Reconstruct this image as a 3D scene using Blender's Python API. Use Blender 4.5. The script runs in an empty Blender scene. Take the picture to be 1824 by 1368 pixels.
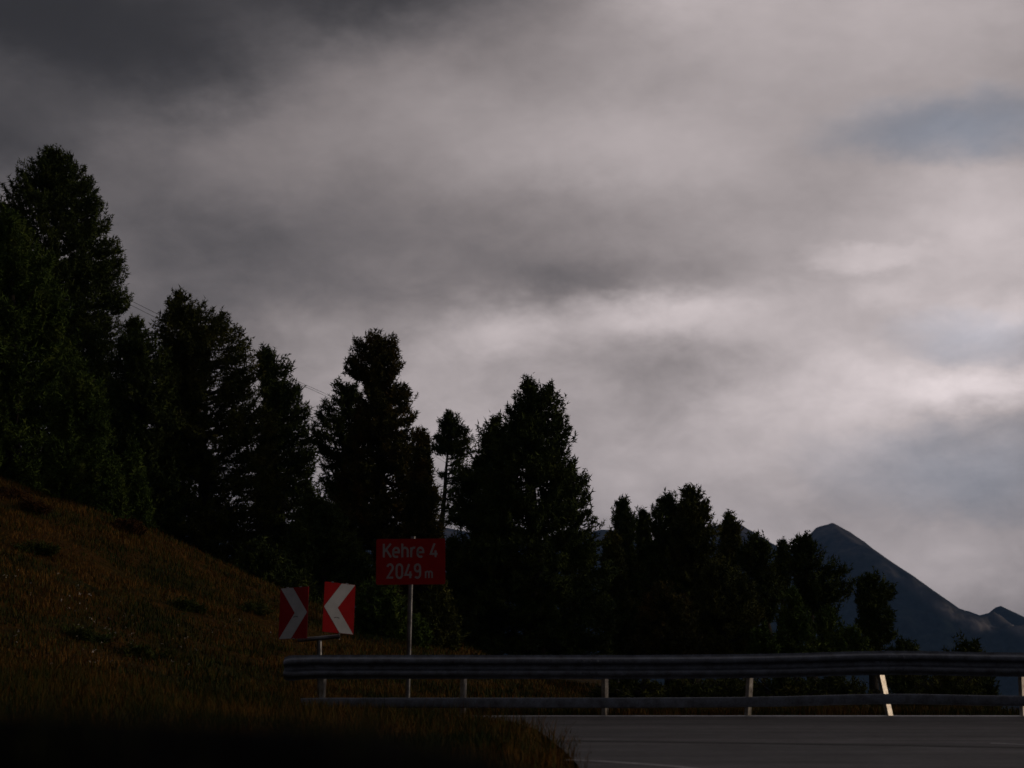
import bpy, math, random
import numpy as np
from mathutils import Vector, Matrix

R = math.radians
scene = bpy.context.scene
COL = scene.collection

# ------------------------------------------------------------------ camera
FPX = 2800.0                       # focal length in pixels of the 1824 px wide photograph
PITCH = R(8.65)
EYE = Vector((0.0, 0.0, 1.2))
cam_d = bpy.data.cameras.new('camera')
cam_d.sensor_width = 36.0
cam_d.lens = FPX / 1824.0 * 36.0
cam_d.clip_start = 0.05
cam_d.clip_end = 20000.0
cam_d.dof.use_dof = True
cam_d.dof.focus_distance = 40.0
cam_d.dof.aperture_fstop = 2.3
cam = bpy.data.objects.new('camera', cam_d)
cam.location = EYE
cam.rotation_euler = (math.pi / 2 + PITCH, 0, 0)
COL.objects.link(cam)
scene.camera = cam


def ray(px, py):
    a = (px - 912.0) / FPX
    b = (684.0 - py) / FPX
    return Vector((a, math.cos(PITCH) - b * math.sin(PITCH), math.sin(PITCH) + b * math.cos(PITCH)))


def P(px, py, Y):
    d = ray(px, py)
    return EYE + d * (Y / d.y)


# ------------------------------------------------------------------ world: overcast evening sky
SUN_AZ = R(88.0)                    # measured from +Y towards +X
SUN_EL = R(9.0)
world = bpy.data.worlds.new('World')
scene.world = world
world.use_nodes = True
wt = world.node_tree
wt.nodes.clear()


class NB:
    """tiny node-graph writer"""
    def __init__(self, tree):
        self.t = tree

    def n(self, typ, **kw):
        nd = self.t.nodes.new(typ)
        for k, v in kw.items():
            setattr(nd, k, v)
        return nd

    def put(self, sock, v):
        if hasattr(v, 'is_output') or hasattr(v, 'links'):
            self.t.links.new(v, sock)
        else:
            sock.default_value = v

    def m(self, op, a, b=None, c=None, clamp=False):
        nd = self.n('ShaderNodeMath', operation=op, use_clamp=clamp)
        self.put(nd.inputs[0], a)
        if b is not None:
            self.put(nd.inputs[1], b)
        if c is not None:
            self.put(nd.inputs[2], c)
        return nd.outputs[0]

    def noise(self, vec, scale, detail=5.0, rough=0.55, dist=0.0, color=False):
        nd = self.n('ShaderNodeTexNoise')
        if vec is not None:
            self.t.links.new(vec, nd.inputs['Vector'])
        nd.inputs['Scale'].default_value = scale
        nd.inputs['Detail'].default_value = detail
        nd.inputs['Roughness'].default_value = rough
        nd.inputs['Distortion'].default_value = dist
        return nd.outputs['Color' if color else 'Fac']

    def ramp(self, fac, stops, interp='LINEAR'):
        nd = self.n('ShaderNodeValToRGB')
        nd.color_ramp.interpolation = interp
        el = nd.color_ramp.elements
        while len(el) < len(stops):
            el.new(0.5)
        for e, (p, c) in zip(el, stops):
            e.position = p
            e.color = (*c, 1.0) if len(c) == 3 else c
        self.t.links.new(fac, nd.inputs[0])
        return nd.outputs[0]

    def mix(self, fac, a, b, mode='MIX'):
        nd = self.n('ShaderNodeMix', data_type='RGBA', blend_type=mode)
        self.put(nd.inputs[0], fac)
        self.put(nd.inputs[6], a if hasattr(a, 'links') else (*a, 1.0))
        self.put(nd.inputs[7], b if hasattr(b, 'links') else (*b, 1.0))
        return nd.outputs[2]


def azel(px, py):
    d = ray(px, py).normalized()
    return math.atan2(d.x, d.y), math.asin(d.z)


w = NB(wt)
tc = w.n('ShaderNodeTexCoord').outputs['Generated']
sep = w.n('ShaderNodeSeparateXYZ')
wt.links.new(tc, sep.inputs[0])
AZ = w.m('ARCTAN2', sep.outputs[0], sep.outputs[1])
EL = w.m('ARCSINE', sep.outputs[2])
stretch = w.n('ShaderNodeMapping')
stretch.inputs['Scale'].default_value = (1.0, 1.0, 1.7)
stretch.inputs['Rotation'].default_value = (0.0, R(16), 0.0)
wt.links.new(tc, stretch.inputs['Vector'])
SV = stretch.outputs[0]
# domain warp so that the cloud banks have ragged edges
wn = w.noise(SV, 9.0, 5.0, 0.55, color=True)
ws = w.n('ShaderNodeSeparateColor')
wt.links.new(wn, ws.inputs[0])
wn2 = w.noise(SV, 34.0, 4.0, 0.6, color=True)
ws2 = w.n('ShaderNodeSeparateColor')
wt.links.new(wn2, ws2.inputs[0])
AZw = w.m('ADD', w.m('MULTIPLY_ADD', ws.outputs[0], 0.05, AZ), w.m('MULTIPLY_ADD', ws2.outputs[0], 0.040, -0.045))
ELw = w.m('ADD', w.m('MULTIPLY_ADD', ws.outputs[1], 0.024, EL), w.m('MULTIPLY_ADD', ws2.outputs[1], 0.024, -0.024))


def blob(px, py, sx, sy, flat=0):
    a, e = azel(px, py)
    u = w.m('MULTIPLY_ADD', AZw, FPX / sx, -a * FPX / sx)
    v = w.m('MULTIPLY_ADD', ELw, FPX / sy, -e * FPX / sy)
    r2 = w.m('MULTIPLY_ADD', u, u, w.m('MULTIPLY', v, v))
    if flat:
        r2 = w.m('MULTIPLY', r2, r2)
    return w.m('EXPONENT', w.m('MULTIPLY', r2, -1.0))


CLOUDS = [(0, -40, 235, 115, -0.387, 0), (300, -40, 235, 115, 0.016, 0), (600, -40, 235, 115, -0.217, 0), (900, -40, 235, 115, -0.055, 0), (1200, -40, 235, 115, 0.253, 0), (1500, -40, 235, 115, 0.119, 0),
          (1800, -40, 235, 115, 0.191, 0), (0, 110, 235, 115, 0.058, 0), (300, 110, 235, 115, -0.213, 0), (600, 110, 235, 115, 0.097, 0), (900, 110, 235, 115, 0.066, 0), (1200, 110, 235, 115, 0.04, 0),
          (1500, 110, 235, 115, 0.139, 0), (1800, 110, 235, 115, 0.065, 0), (0, 260, 235, 115, -0.189, 0), (300, 260, 235, 115, 0.109, 0), (600, 260, 235, 115, 0.063, 0), (900, 260, 235, 115, 0.14, 0),
          (1200, 260, 235, 115, 0.189, 0), (1500, 260, 235, 115, 0.068, 0), (1800, 260, 235, 115, 0.174, 0), (0, 410, 235, 115, 0.211, 0), (300, 410, 235, 115, -0.095, 0), (600, 410, 235, 115, 0.02, 0),
          (900, 410, 235, 115, 0.002, 0), (1200, 410, 235, 115, 0.063, 0), (1500, 410, 235, 115, 0.122, 0), (1800, 410, 235, 115, 0.255, 0), (0, 560, 235, 115, -0.098, 0), (300, 560, 235, 115, 0.003, 0),
          (600, 560, 235, 115, 0.024, 0), (900, 560, 235, 115, 0.048, 0), (1200, 560, 235, 115, 0.178, 0), (1500, 560, 235, 115, 0.134, 0), (1800, 560, 235, 115, 0.132, 0), (600, 710, 235, 115, 0.143, 0),
          (900, 710, 235, 115, 0.194, 0), (1200, 710, 235, 115, 0.071, 0), (1500, 710, 235, 115, 0.29, 0), (1800, 710, 235, 115, 0.124, 0), (600, 860, 235, 115, 0.113, 0), (900, 860, 235, 115, 0.122, 0),
          (1200, 860, 235, 115, 0.198, 0), (1500, 860, 235, 115, 0.094, 0), (1800, 860, 235, 115, 0.064, 0), (600, 1010, 235, 115, 0.02, 0), (900, 1010, 235, 115, 0.077, 0), (1200, 1010, 235, 115, 0.165, 0),
          (1500, 1010, 235, 115, 0.224, 0), (1800, 1010, 235, 115, 0.211, 0), (1720, 232, 230, 58, -0.076, 1), (880, 595, 150, 46, 0.166, 0), (1175, 560, 150, 44, 0.135, 0), (1540, 462, 110, 28, 0.086, 1),
          (1590, 528, 55, 20, 0.036, 1), (1790, 560, 100, 50, 0.143, 0), (1760, 690, 170, 40, 0.215, 0), (1185, 648, 170, 46, -0.094, 0), (1420, 880, 55, 14, 0.025, 1), (1100, 495, 200, 40, -0.126, 0),
          (560, 575, 110, 35, 0.03, 1)]
V = None
for (bx, by, sx, sy, amp, flat) in CLOUDS:
    g = blob(bx, by, sx, sy, flat)
    V = w.m('MULTIPLY_ADD', g, amp, 0.416 if V is None else V)
f1 = w.noise(SV, 8.0, 8.0, 0.58, 0.15)
f2 = w.noise(SV, 22.0, 8.0, 0.62, 0.3)
low = w.n('ShaderNodeMapRange', interpolation_type='SMOOTHSTEP')
wt.links.new(EL, low.inputs['Value'])
low.inputs['From Min'].default_value = R(18)
low.inputs['From Max'].default_value = R(7)
low.inputs['To Min'].default_value = 0.08
low.inputs['To Max'].default_value = 0.21
V = w.m('ADD', V, w.m('MULTIPLY_ADD', f1, 0.12, -0.06))
V = w.m('ADD', V, w.m('MULTIPLY', w.m('SUBTRACT', f2, 0.5), low.outputs[0]))
# the cloud cover thickens away from the bright western side
glow = w.n('ShaderNodeVectorMath', operation='DOT_PRODUCT')
wt.links.new(tc, glow.inputs[0])
glow.inputs[1].default_value = (0.70, 0.70, 0.12)
mr = w.n('ShaderNodeMapRange', interpolation_type='SMOOTHSTEP')
wt.links.new(glow.outputs['Value'], mr.inputs['Value'])
mr.inputs['From Min'].default_value = -0.45
mr.inputs['From Max'].default_value = 0.62
mr.inputs['To Min'].default_value = 0.52
mr.inputs['To Max'].default_value = 1.0
V = w.m('SMOOTH_MAX', w.m('MULTIPLY', V, mr.outputs[0]), 0.21, 0.16)
LIN = w.m('POWER', V, 2.2)
# cool gaps and warm cloud faces
blue = w.m('ADD', blob(1700, 225, 230, 60), w.m('MULTIPLY', blob(1740, 600, 170, 70), 0.8))
blue = w.m('ADD', blue, w.m('MULTIPLY', blob(1720, 840, 260, 100), 0.8))
blue = w.m('ADD', blue, w.m('MULTIPLY', blob(1400, 760, 170, 90), 0.25))
blue = w.m('ADD', blue, w.m('MULTIPLY', w.m('SUBTRACT', 0.50, V), 1.3), clamp=True)
tint = w.mix(blue, (1.10, 0.972, 0.978), (0.93, 0.98, 1.16))
cl = w.n('ShaderNodeVectorMath', operation='SCALE')
wt.links.new(tint, cl.inputs[0])
wt.links.new(LIN, cl.inputs['Scale'])
# the clear air that shows through the thinnest cloud
nish = w.n('ShaderNodeTexSky', sky_type='NISHITA')
nish.sun_disc = False
nish.sun_elevation = SUN_EL
nish.sun_rotation = SUN_AZ
nish.altitude = 2049.0
ns = w.n('ShaderNodeVectorMath', operation='SCALE')
wt.links.new(nish.outputs[0], ns.inputs[0])
ns.inputs['Scale'].default_value = 0.05
add = w.mix(w.m('MULTIPLY', blue, 0.06), cl.outputs[0], ns.outputs[0])
bg = w.n('ShaderNodeBackground')
wt.links.new(add, bg.inputs['Color'])
bg.inputs['Strength'].default_value = 1.0
wo = w.n('ShaderNodeOutputWorld')
wt.links.new(bg.outputs[0], wo.inputs['Surface'])
world.cycles.sampling_method = 'MANUAL'
world.cycles.sample_map_resolution = 512

# ------------------------------------------------------------------ sun: weak, low, warm, from the right
sd = bpy.data.lights.new('sun', 'SUN')
sd.energy = 0.55
sd.angle = R(1.0)
sd.color = (1.0, 0.80, 0.58)
so = bpy.data.objects.new('sun', sd)
sdir = Vector((math.sin(SUN_AZ) * math.cos(SUN_EL), math.cos(SUN_AZ) * math.cos(SUN_EL), math.sin(SUN_EL)))
so.rotation_euler = sdir.to_track_quat('Z', 'Y').to_euler()
so.location = (30, 0, 30)
COL.objects.link(so)

vs = scene.view_settings
vs.view_transform = 'Standard'
vs.look = 'None'
vs.exposure = 0.0
vs.gamma = 1.0
vs.use_curve_mapping = False
scene.cycles.max_bounces = 6
scene.cycles.diffuse_bounces = 2
scene.cycles.glossy_bounces = 2
scene.cycles.volume_bounces = 0
scene.cycles.caustics_reflective = False
scene.cycles.caustics_refractive = False


# ------------------------------------------------------------------ helpers
def link(name, mesh, parent=None, **props):
    o = bpy.data.objects.new(name, mesh)
    COL.objects.link(o)
    if parent is not None:
        o.parent = parent
    for k, v in props.items():
        o[k] = v
    return o


def thing(name, loc, label, cat, group=None):
    o = bpy.data.objects.new(name, None)
    o.empty_display_size = 0.2
    o.location = loc
    COL.objects.link(o)
    o['label'] = label
    o['category'] = cat
    if group:
        o['group'] = group
    return o


def mesh_np(name, v, loops, starts, totals, mat, smooth=False):
    me = bpy.data.meshes.new(name)
    me.vertices.add(len(v))
    me.vertices.foreach_set('co', np.ascontiguousarray(v, dtype=np.float32).ravel())
    me.loops.add(len(loops))
    me.loops.foreach_set('vertex_index', np.ascontiguousarray(loops, dtype=np.int32))
    me.polygons.add(len(starts))
    me.polygons.foreach_set('loop_start', np.ascontiguousarray(starts, dtype=np.int32))
    if smooth:
        me.polygons.foreach_set('use_smooth', np.ones(len(starts), dtype=bool))
    me.update(calc_edges=True)
    if mat:
        me.materials.append(mat)
    return me


def tris_np(name, v, mat):
    n = len(v) // 3
    return mesh_np(name, v, np.arange(n * 3), np.arange(n) * 3, None, mat)


class MB:
    def __init__(self):
        self.v, self.f = [], []

    def add(self, vs_, fs_):
        b = len(self.v)
        self.v += [tuple(p) for p in vs_]
        self.f += [tuple(i + b for i in f) for f in fs_]

    def tube(self, pts, radii, seg=8, caps=True):
        pts = [Vector(p) for p in pts]
        rings = []
        ref = Vector((0.3, 1, 0.2)).normalized()
        for i, p in enumerate(pts):
            t = (pts[min(i + 1, len(pts) - 1)] - pts[max(i - 1, 0)]).normalized()
            rr = ref if abs(t.dot(ref)) < 0.95 else Vector((1, 0, 0))
            a = t.cross(rr).normalized()
            b = t.cross(a)
            r = radii[i] if hasattr(radii, '__len__') else radii
            rings.append([p + (a * math.cos(2 * math.pi * k / seg) + b * math.sin(2 * math.pi * k / seg)) * r for k in range(seg)])
        vs_ = [q for rg in rings for q in rg]
        fs_ = []
        for i in range(len(pts) - 1):
            for k in range(seg):
                k2 = (k + 1) % seg
                fs_.append((i * seg + k, i * seg + k2, (i + 1) * seg + k2, (i + 1) * seg + k))
        if caps:
            fs_.append(tuple(range(seg)))
            fs_.append(tuple((len(pts) - 1) * seg + k for k in reversed(range(seg))))
        self.add(vs_, fs_)

    def sweep(self, prof, frames, caps=True):
        """prof: closed list of (d, h); frames: list of (origin, dir_d, dir_h)"""
        n = len(prof)
        vs_, fs_ = [], []
        for (o, dd, dh) in frames:
            for (d, h) in prof:
                vs_.append(o + dd * d + dh * h)
        for i in range(len(frames) - 1):
            for k in range(n):
                k2 = (k + 1) % n
                fs_.append((i * n + k, (i + 1) * n + k, (i + 1) * n + k2, i * n + k2))
        if caps:
            fs_.append(tuple(range(n)))
            fs_.append(tuple((len(frames) - 1) * n + k for k in reversed(range(n))))
        self.add(vs_, fs_)

    def prism(self, poly, M, depth):
        """polygon (x, z) in the local frame M, extruded along local y by depth (front at y=0)"""
        n = len(poly)
        vs_ = [M @ Vector((x, 0, z)) for x, z in poly] + [M @ Vector((x, depth, z)) for x, z in poly]
        fs_ = [tuple(range(n)), tuple(reversed(range(n, 2 * n)))]
        fs_ += [(k, k + n, (k + 1) % n + n, (k + 1) % n) for k in range(n)]
        self.add(vs_, fs_)

    def build(self, name, mat, parent=None, smooth=False, origin=None, auto=None, **props):
        me = bpy.data.meshes.new(name)
        off = Vector(origin) if origin is not None else Vector((0, 0, 0))
        if parent is not None:
            off = parent.location
        me.from_pydata([tuple(Vector(p) - off) for p in self.v], [], self.f)
        me.materials.append(mat)
        me.update()
        import bmesh
        bm = bmesh.new()
        bm.from_mesh(me)
        bmesh.ops.recalc_face_normals(bm, faces=bm.faces)
        bm.to_mesh(me)
        bm.free()
        if smooth:
            for p in me.polygons:
                p.use_smooth = True
        if auto:
            for p in me.polygons:
                p.use_smooth = True
            me.set_sharp_from_angle(angle=R(auto))
        o = link(name, me, parent, **props)
        if parent is None:
            o.location = off
        return o


# ------------------------------------------------------------------ materials
def mat(name):
    m = bpy.data.materials.new(name)
    m.use_nodes = True
    nb = NB(m.node_tree)
    return m, nb, m.node_tree.nodes['Principled BSDF']


def foliage_mat(name, c1, c2, c3, scale=1.1):
    m, nb, bs = mat(name)
    geo = nb.n('ShaderNodeNewGeometry')
    pos = geo.outputs['Position']
    n1 = nb.noise(pos, scale, 3.0)
    col = nb.ramp(n1, [(0.30, c1), (0.52, c2), (0.72, c3)])
    rnd = nb.ramp(geo.outputs['Random Per Island'], [(0.0, (0.55, 0.55, 0.55)), (1.0, (1.45, 1.4, 1.3))])
    col = nb.mix(1.0, col, rnd, 'MULTIPLY')
    m.node_tree.links.new(col, bs.inputs['Base Color'])
    bs.inputs['Roughness'].default_value = 0.75
    bs.inputs['Specular IOR Level'].default_value = 0.12
    return m


M = {}
M['pine'] = foliage_mat('pine_needles', (0.0408, 0.0621, 0.0157), (0.0624, 0.0893, 0.0196), (0.1008, 0.1240, 0.0255))
M['pine_olive'] = foliage_mat('olive_pine_needles', (0.0480, 0.0621, 0.0137), (0.0816, 0.0942, 0.0196), (0.1344, 0.1240, 0.0235))
M['pine_rust'] = foliage_mat('rusty_pine_needles', (0.0480, 0.0546, 0.0157), (0.0768, 0.0744, 0.0176), (0.1680, 0.0992, 0.0235))
M['pine_young'] = foliage_mat('young_pine_needles', (0.0480, 0.0843, 0.0157), (0.0768, 0.1240, 0.0216), (0.1248, 0.1587, 0.0274))
M['scrub'] = foliage_mat('scrub_leaves', (0.0352, 0.0578, 0.0120), (0.0640, 0.0816, 0.0165), (0.1120, 0.0986, 0.0210), 2.5)
M['shrub_rust'] = foliage_mat('rusty_shrub_leaves', (0.0650, 0.0338, 0.0096), (0.0975, 0.0442, 0.0120), (0.0585, 0.0442, 0.0120), 2.5)

m, nb, bs = mat('bark')
pos = nb.n('ShaderNodeNewGeometry').outputs['Position']
mp = nb.n('ShaderNodeMapping')
mp.inputs['Scale'].default_value = (9, 9, 2.0)
m.node_tree.links.new(pos, mp.inputs[0])
n1 = nb.noise(mp.outputs[0], 1.5, 5.0)
m.node_tree.links.new(nb.ramp(n1, [(0.3, (0.014, 0.011, 0.009)), (0.7, (0.048, 0.037, 0.030))]), bs.inputs['Base Color'])
bs.inputs['Roughness'].default_value = 0.9
bp = nb.n('ShaderNodeBump')
bp.inputs['Strength'].default_value = 0.8
bp.inputs['Distance'].default_value = 0.05
m.node_tree.links.new(n1, bp.inputs['Height'])
m.node_tree.links.new(bp.outputs[0], bs.inputs['Normal'])
M['bark'] = m

# hillside soil / low growth: rusty, olive and dark green patches
m, nb, bs = mat('alpine_ground')
pos = nb.n('ShaderNodeNewGeometry').outputs['Position']
n1 = nb.noise(pos, 0.45, 5.0, 0.6)
n2 = nb.noise(pos, 5.0, 5.0, 0.7)
c = nb.ramp(n1, [(0.32, (0.022, 0.028, 0.006)), (0.45, (0.066, 0.048, 0.010)), (0.58, (0.105, 0.050, 0.010)), (0.72, (0.070, 0.045, 0.010))])
c = nb.mix(1.0, c, nb.ramp(n2, [(0.25, (0.35, 0.35, 0.35)), (0.75, (1.3, 1.3, 1.3))]), 'MULTIPLY')
m.node_tree.links.new(c, bs.inputs['Base Color'])
bs.inputs['Roughness'].default_value = 1.0
bs.inputs['Specular IOR Level'].default_value = 0.05
bp = nb.n('ShaderNodeBump')
bp.inputs['Strength'].default_value = 1.0
bp.inputs['Distance'].default_value = 0.15
m.node_tree.links.new(n2, bp.inputs['Height'])
m.node_tree.links.new(bp.outputs[0], bs.inputs['Normal'])
M['ground'] = m


def grass_mat(name, stops, spec=0.1):
    m, nb, bs = mat(name)
    geo = nb.n('ShaderNodeNewGeometry')
    n1 = nb.noise(geo.outputs['Position'], 0.55, 4.0, 0.6)
    mx = nb.m('MULTIPLY_ADD', geo.outputs['Random Per Island'], 0.30, nb.m('ADD', n1, -0.15))
    m.node_tree.links.new(nb.ramp(mx, stops), bs.inputs['Base Color'])
    bs.inputs['Roughness'].default_value = 0.7
    bs.inputs['Specular IOR Level'].default_value = spec
    return m


M['grass'] = grass_mat('dry_grass', [(0.32, (0.018, 0.032, 0.006)), (0.45, (0.052, 0.060, 0.009)), (0.53, (0.105, 0.070, 0.010)),
                                     (0.61, (0.150, 0.062, 0.010)), (0.80, (0.24, 0.13, 0.030))])

M['stand_in_fringe'] = grass_mat('dark_fringe', [(0.3, (0.010, 0.016, 0.005)), (0.7, (0.026, 0.034, 0.008))])  # for the blades added on the made-up mound
m, nb, bs = mat('stand_in_black')  # near-black for the made-up mound in place of a car sill
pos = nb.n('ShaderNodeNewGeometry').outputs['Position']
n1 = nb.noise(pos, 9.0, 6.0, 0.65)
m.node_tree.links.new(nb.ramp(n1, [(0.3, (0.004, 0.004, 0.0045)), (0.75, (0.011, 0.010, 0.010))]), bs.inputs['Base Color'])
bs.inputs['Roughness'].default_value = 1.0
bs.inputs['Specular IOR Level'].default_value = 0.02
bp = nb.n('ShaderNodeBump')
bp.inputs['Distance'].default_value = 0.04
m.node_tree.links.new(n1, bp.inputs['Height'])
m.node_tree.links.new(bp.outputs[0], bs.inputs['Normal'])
M['stand_in'] = m

# asphalt with long tyre-polished bands following the far lane
m, nb, bs = mat('asphalt')
pos = nb.n('ShaderNodeNewGeometry').outputs['Position']
mp = nb.n('ShaderNodeMapping')
mp.inputs['Scale'].default_value = (0.10, 1.6, 1.0)
m.node_tree.links.new(pos, mp.inputs[0])
band = nb.noise(mp.outputs[0], 1.3, 4.0, 0.6)
grain = nb.noise(pos, 90.0, 3.0, 0.7)
blot = nb.noise(pos, 1.6, 4.0)
c = nb.ramp(band, [(0.32, (0.028, 0.026, 0.027)), (0.50, (0.060, 0.056, 0.056)), (0.66, (0.105, 0.099, 0.098))])
c = nb.mix(1.0, c, nb.ramp(grain, [(0.3, (0.6, 0.6, 0.6)), (0.75, (1.4, 1.4, 1.4))]), 'MULTIPLY')
mot = nb.noise(pos, 9.0, 6.0, 0.75)
c = nb.mix(1.0, c, nb.ramp(mot, [(0.3, (0.6, 0.58, 0.58)), (0.7, (1.45, 1.4, 1.4))]), 'MULTIPLY')
m.node_tree.links.new(c, bs.inputs['Base Color'])
m.node_tree.links.new(nb.m('MULTIPLY_ADD', blot, 0.25, 0.55), bs.inputs['Roughness'])
bs.inputs['Specular IOR Level'].default_value = 0.3
bp = nb.n('ShaderNodeBump')
bp.inputs['Strength'].default_value = 0.5
bp.inputs['Distance'].default_value = 0.008
m.node_tree.links.new(grain, bp.inputs['Height'])
m.node_tree.links.new(bp.outputs[0], bs.inputs['Normal'])
M['asphalt'] = m

m, nb, bs = mat('bitumen')
bs.inputs['Base Color'].default_value = (0.022, 0.021, 0.021, 1)
bs.inputs['Roughness'].default_value = 0.8
M['seam'] = m
m, nb, bs = mat('road_paint')
pos = nb.n('ShaderNodeNewGeometry').outputs['Position']
n1 = nb.noise(pos, 14.0, 5.0, 0.7)
m.node_tree.links.new(nb.ramp(n1, [(0.36, (0.06, 0.058, 0.056)), (0.70, (0.26, 0.25, 0.24))]), bs.inputs['Base Color'])
bs.inputs['Roughness'].default_value = 0.5
M['paint'] = m
m, nb, bs = mat('edge_paint')
pos = nb.n('ShaderNodeNewGeometry').outputs['Position']
n1 = nb.noise(pos, 5.0, 5.0, 0.7)
m.node_tree.links.new(nb.ramp(n1, [(0.32, (0.42, 0.40, 0.38)), (0.55, (0.80, 0.77, 0.73))]), bs.inputs['Base Color'])
bs.inputs['Roughness'].default_value = 0.5
M['edge_paint'] = m


def galvanised(name, base, rough, spot=1.0, metal=0.9):
    m, nb, bs = mat(name)
    pos = nb.n('ShaderNodeNewGeometry').outputs['Position']
    n1 = nb.noise(pos, 7.0, 6.0, 0.65)
    n2 = nb.noise(pos, 45.0, 3.0, 0.6)
    lo = (base[0] * 0.42, base[1] * 0.38, base[2] * 0.35)
    c = nb.ramp(n1, [(0.3, lo), (0.65, base)])
    c = nb.mix(0.35 * spot, c, nb.ramp(n2, [(0.35, (0.3, 0.29, 0.28)), (0.6, (1, 1, 1))]), 'MULTIPLY')
    m.node_tree.links.new(c, bs.inputs['Base Color'])
    bs.inputs['Metallic'].default_value = metal
    m.node_tree.links.new(nb.m('MULTIPLY_ADD', n1, 0.3, rough - 0.15), bs.inputs['Roughness'])
    bp = nb.n('ShaderNodeBump')
    bp.inputs['Strength'].default_value = 0.25
    bp.inputs['Distance'].default_value = 0.004
    m.node_tree.links.new(n1, bp.inputs['Height'])
    m.node_tree.links.new(bp.outputs[0], bs.inputs['Normal'])
    return m


M['rail'] = galvanised('weathered_rail_zinc', (0.22, 0.245, 0.30), 0.52, 1.0, 0.45)
M['post'] = galvanised('post_zinc', (0.56, 0.53, 0.50), 0.36, 1.3, 0.92)
M['tube'] = galvanised('tube_zinc', (0.30, 0.30, 0.31), 0.33, 1.0, 0.8)


def sheeting(name, c, rough=0.4):
    m, nb, bs = mat(name)
    pos = nb.n('ShaderNodeNewGeometry').outputs['Position']
    n1 = nb.noise(pos, 6.0, 5.0, 0.6)
    col = nb.mix(1.0, c, nb.ramp(n1, [(0.3, (0.80, 0.80, 0.80)), (0.6, (1, 1, 1))]), 'MULTIPLY')
    m.node_tree.links.new(col, bs.inputs['Base Color'])
    bs.inputs['Roughness'].default_value = rough
    bs.inputs['Specular IOR Level'].default_value = 0.12
    return m


M['red'] = sheeting('red_sheeting', (0.42, 0.009, 0.010))
M['red_dark'] = sheeting('darker_red_sheeting', (0.36, 0.008, 0.011))  # slightly darker red, used on the left chevron panel
M['white'] = sheeting('white_sheeting', (0.60, 0.60, 0.61))
M['letters'] = sheeting('letter_sheeting', (0.42, 0.37, 0.36))
M['scuff'] = sheeting('scuff_rubber', (0.03, 0.03, 0.03), 0.8)
M['alu'] = galvanised('sign_back_aluminium', (0.5, 0.5, 0.5), 0.5)

m, nb, bs = mat('cable')
bs.inputs['Base Color'].default_value = (0.03, 0.03, 0.03, 1)
bs.inputs['Roughness'].default_value = 0.7
M['cable'] = m
m, nb, bs = mat('flower_petals')
bs.inputs['Base Color'].default_value = (0.45, 0.40, 0.35, 1)
bs.inputs['Roughness'].default_value = 0.8
M['petal'] = m

m, nb, bs = mat('mountain_rock')
geo = nb.n('ShaderNodeNewGeometry')
pos = geo.outputs['Position']
n1 = nb.noise(pos, 0.006, 8.0, 0.62)
n2 = nb.noise(pos, 0.03, 7.0, 0.75)
sepz = nb.n('ShaderNodeSeparateXYZ')
m.node_tree.links.new(pos, sepz.inputs[0])
hz = nb.m('MULTIPLY_ADD', sepz.outputs[2], 0.0022, nb.m('MULTIPLY_ADD', n1, 1.2, -0.55))
c = nb.ramp(hz, [(0.10, (0.018, 0.024, 0.020)), (0.45, (0.036, 0.036, 0.036)), (0.62, (0.085, 0.076, 0.070)), (0.80, (0.13, 0.118, 0.11))])
c = nb.mix(1.0, c, nb.ramp(n2, [(0.32, (0.3, 0.3, 0.3)), (0.68, (2.0, 1.95, 1.9))]), 'MULTIPLY')
oa = nb.n('ShaderNodeAttribute', attribute_name='lit_rock_band')
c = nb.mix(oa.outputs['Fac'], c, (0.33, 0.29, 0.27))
m.node_tree.links.new(c, bs.inputs['Base Color'])
bs.inputs['Roughness'].default_value = 1.0
bs.inputs['Specular IOR Level'].default_value = 0.0
M['rock'] = m

# ------------------------------------------------------------------ terrain
YR = 42.0                                    # distance of the hill crest seen against the trees
crest_px = [(-700, 560), (-300, 725), (0, 850), (100, 890), (180, 905), (270, 942), (400, 1003), (520, 1060), (640, 1106), (740, 1134), (850, 1168),
            (1000, 1237), (1150, 1275), (1400, 1300), (1824, 1380), (2400, 1500)]
CX = np.array([P(x, y, YR).x for x, y in crest_px])
CZ = np.array([P(x, y, YR).z for x, y in crest_px])


def sstep(t):
    t = np.clip(t, 0, 1)
    return t * t * (3 - 2 * t)


def vnoise(x, y, seed=0):
    """smooth lattice noise, vectorised"""
    xi, yi = np.floor(x).astype(np.int64), np.floor(y).astype(np.int64)
    xf, yf = x - xi, y - yi

    def h(a, b):
        n = (a * 374761393 + b * 668265263 + seed * 974711) & 0x7fffffff
        n = ((n ^ (n >> 13)) * 1274126177) & 0x7fffffff
        return ((n ^ (n >> 16)) & 0xffff) / 65535.0
    u, v = xf * xf * (3 - 2 * xf), yf * yf * (3 - 2 * yf)
    return (h(xi, yi) * (1 - u) + h(xi + 1, yi) * u) * (1 - v) + (h(xi, yi + 1) * (1 - u) + h(xi + 1, yi + 1) * u) * v


def fbm(x, y, oct=5, seed=0, gain=0.5):
    s, a, n = 0.0, 1.0, 0.0
    for k in range(oct):
        s = s + a * vnoise(x * 2 ** k, y * 2 ** k, seed + k)
        n += a
        a *= gain
    return s / n


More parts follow.
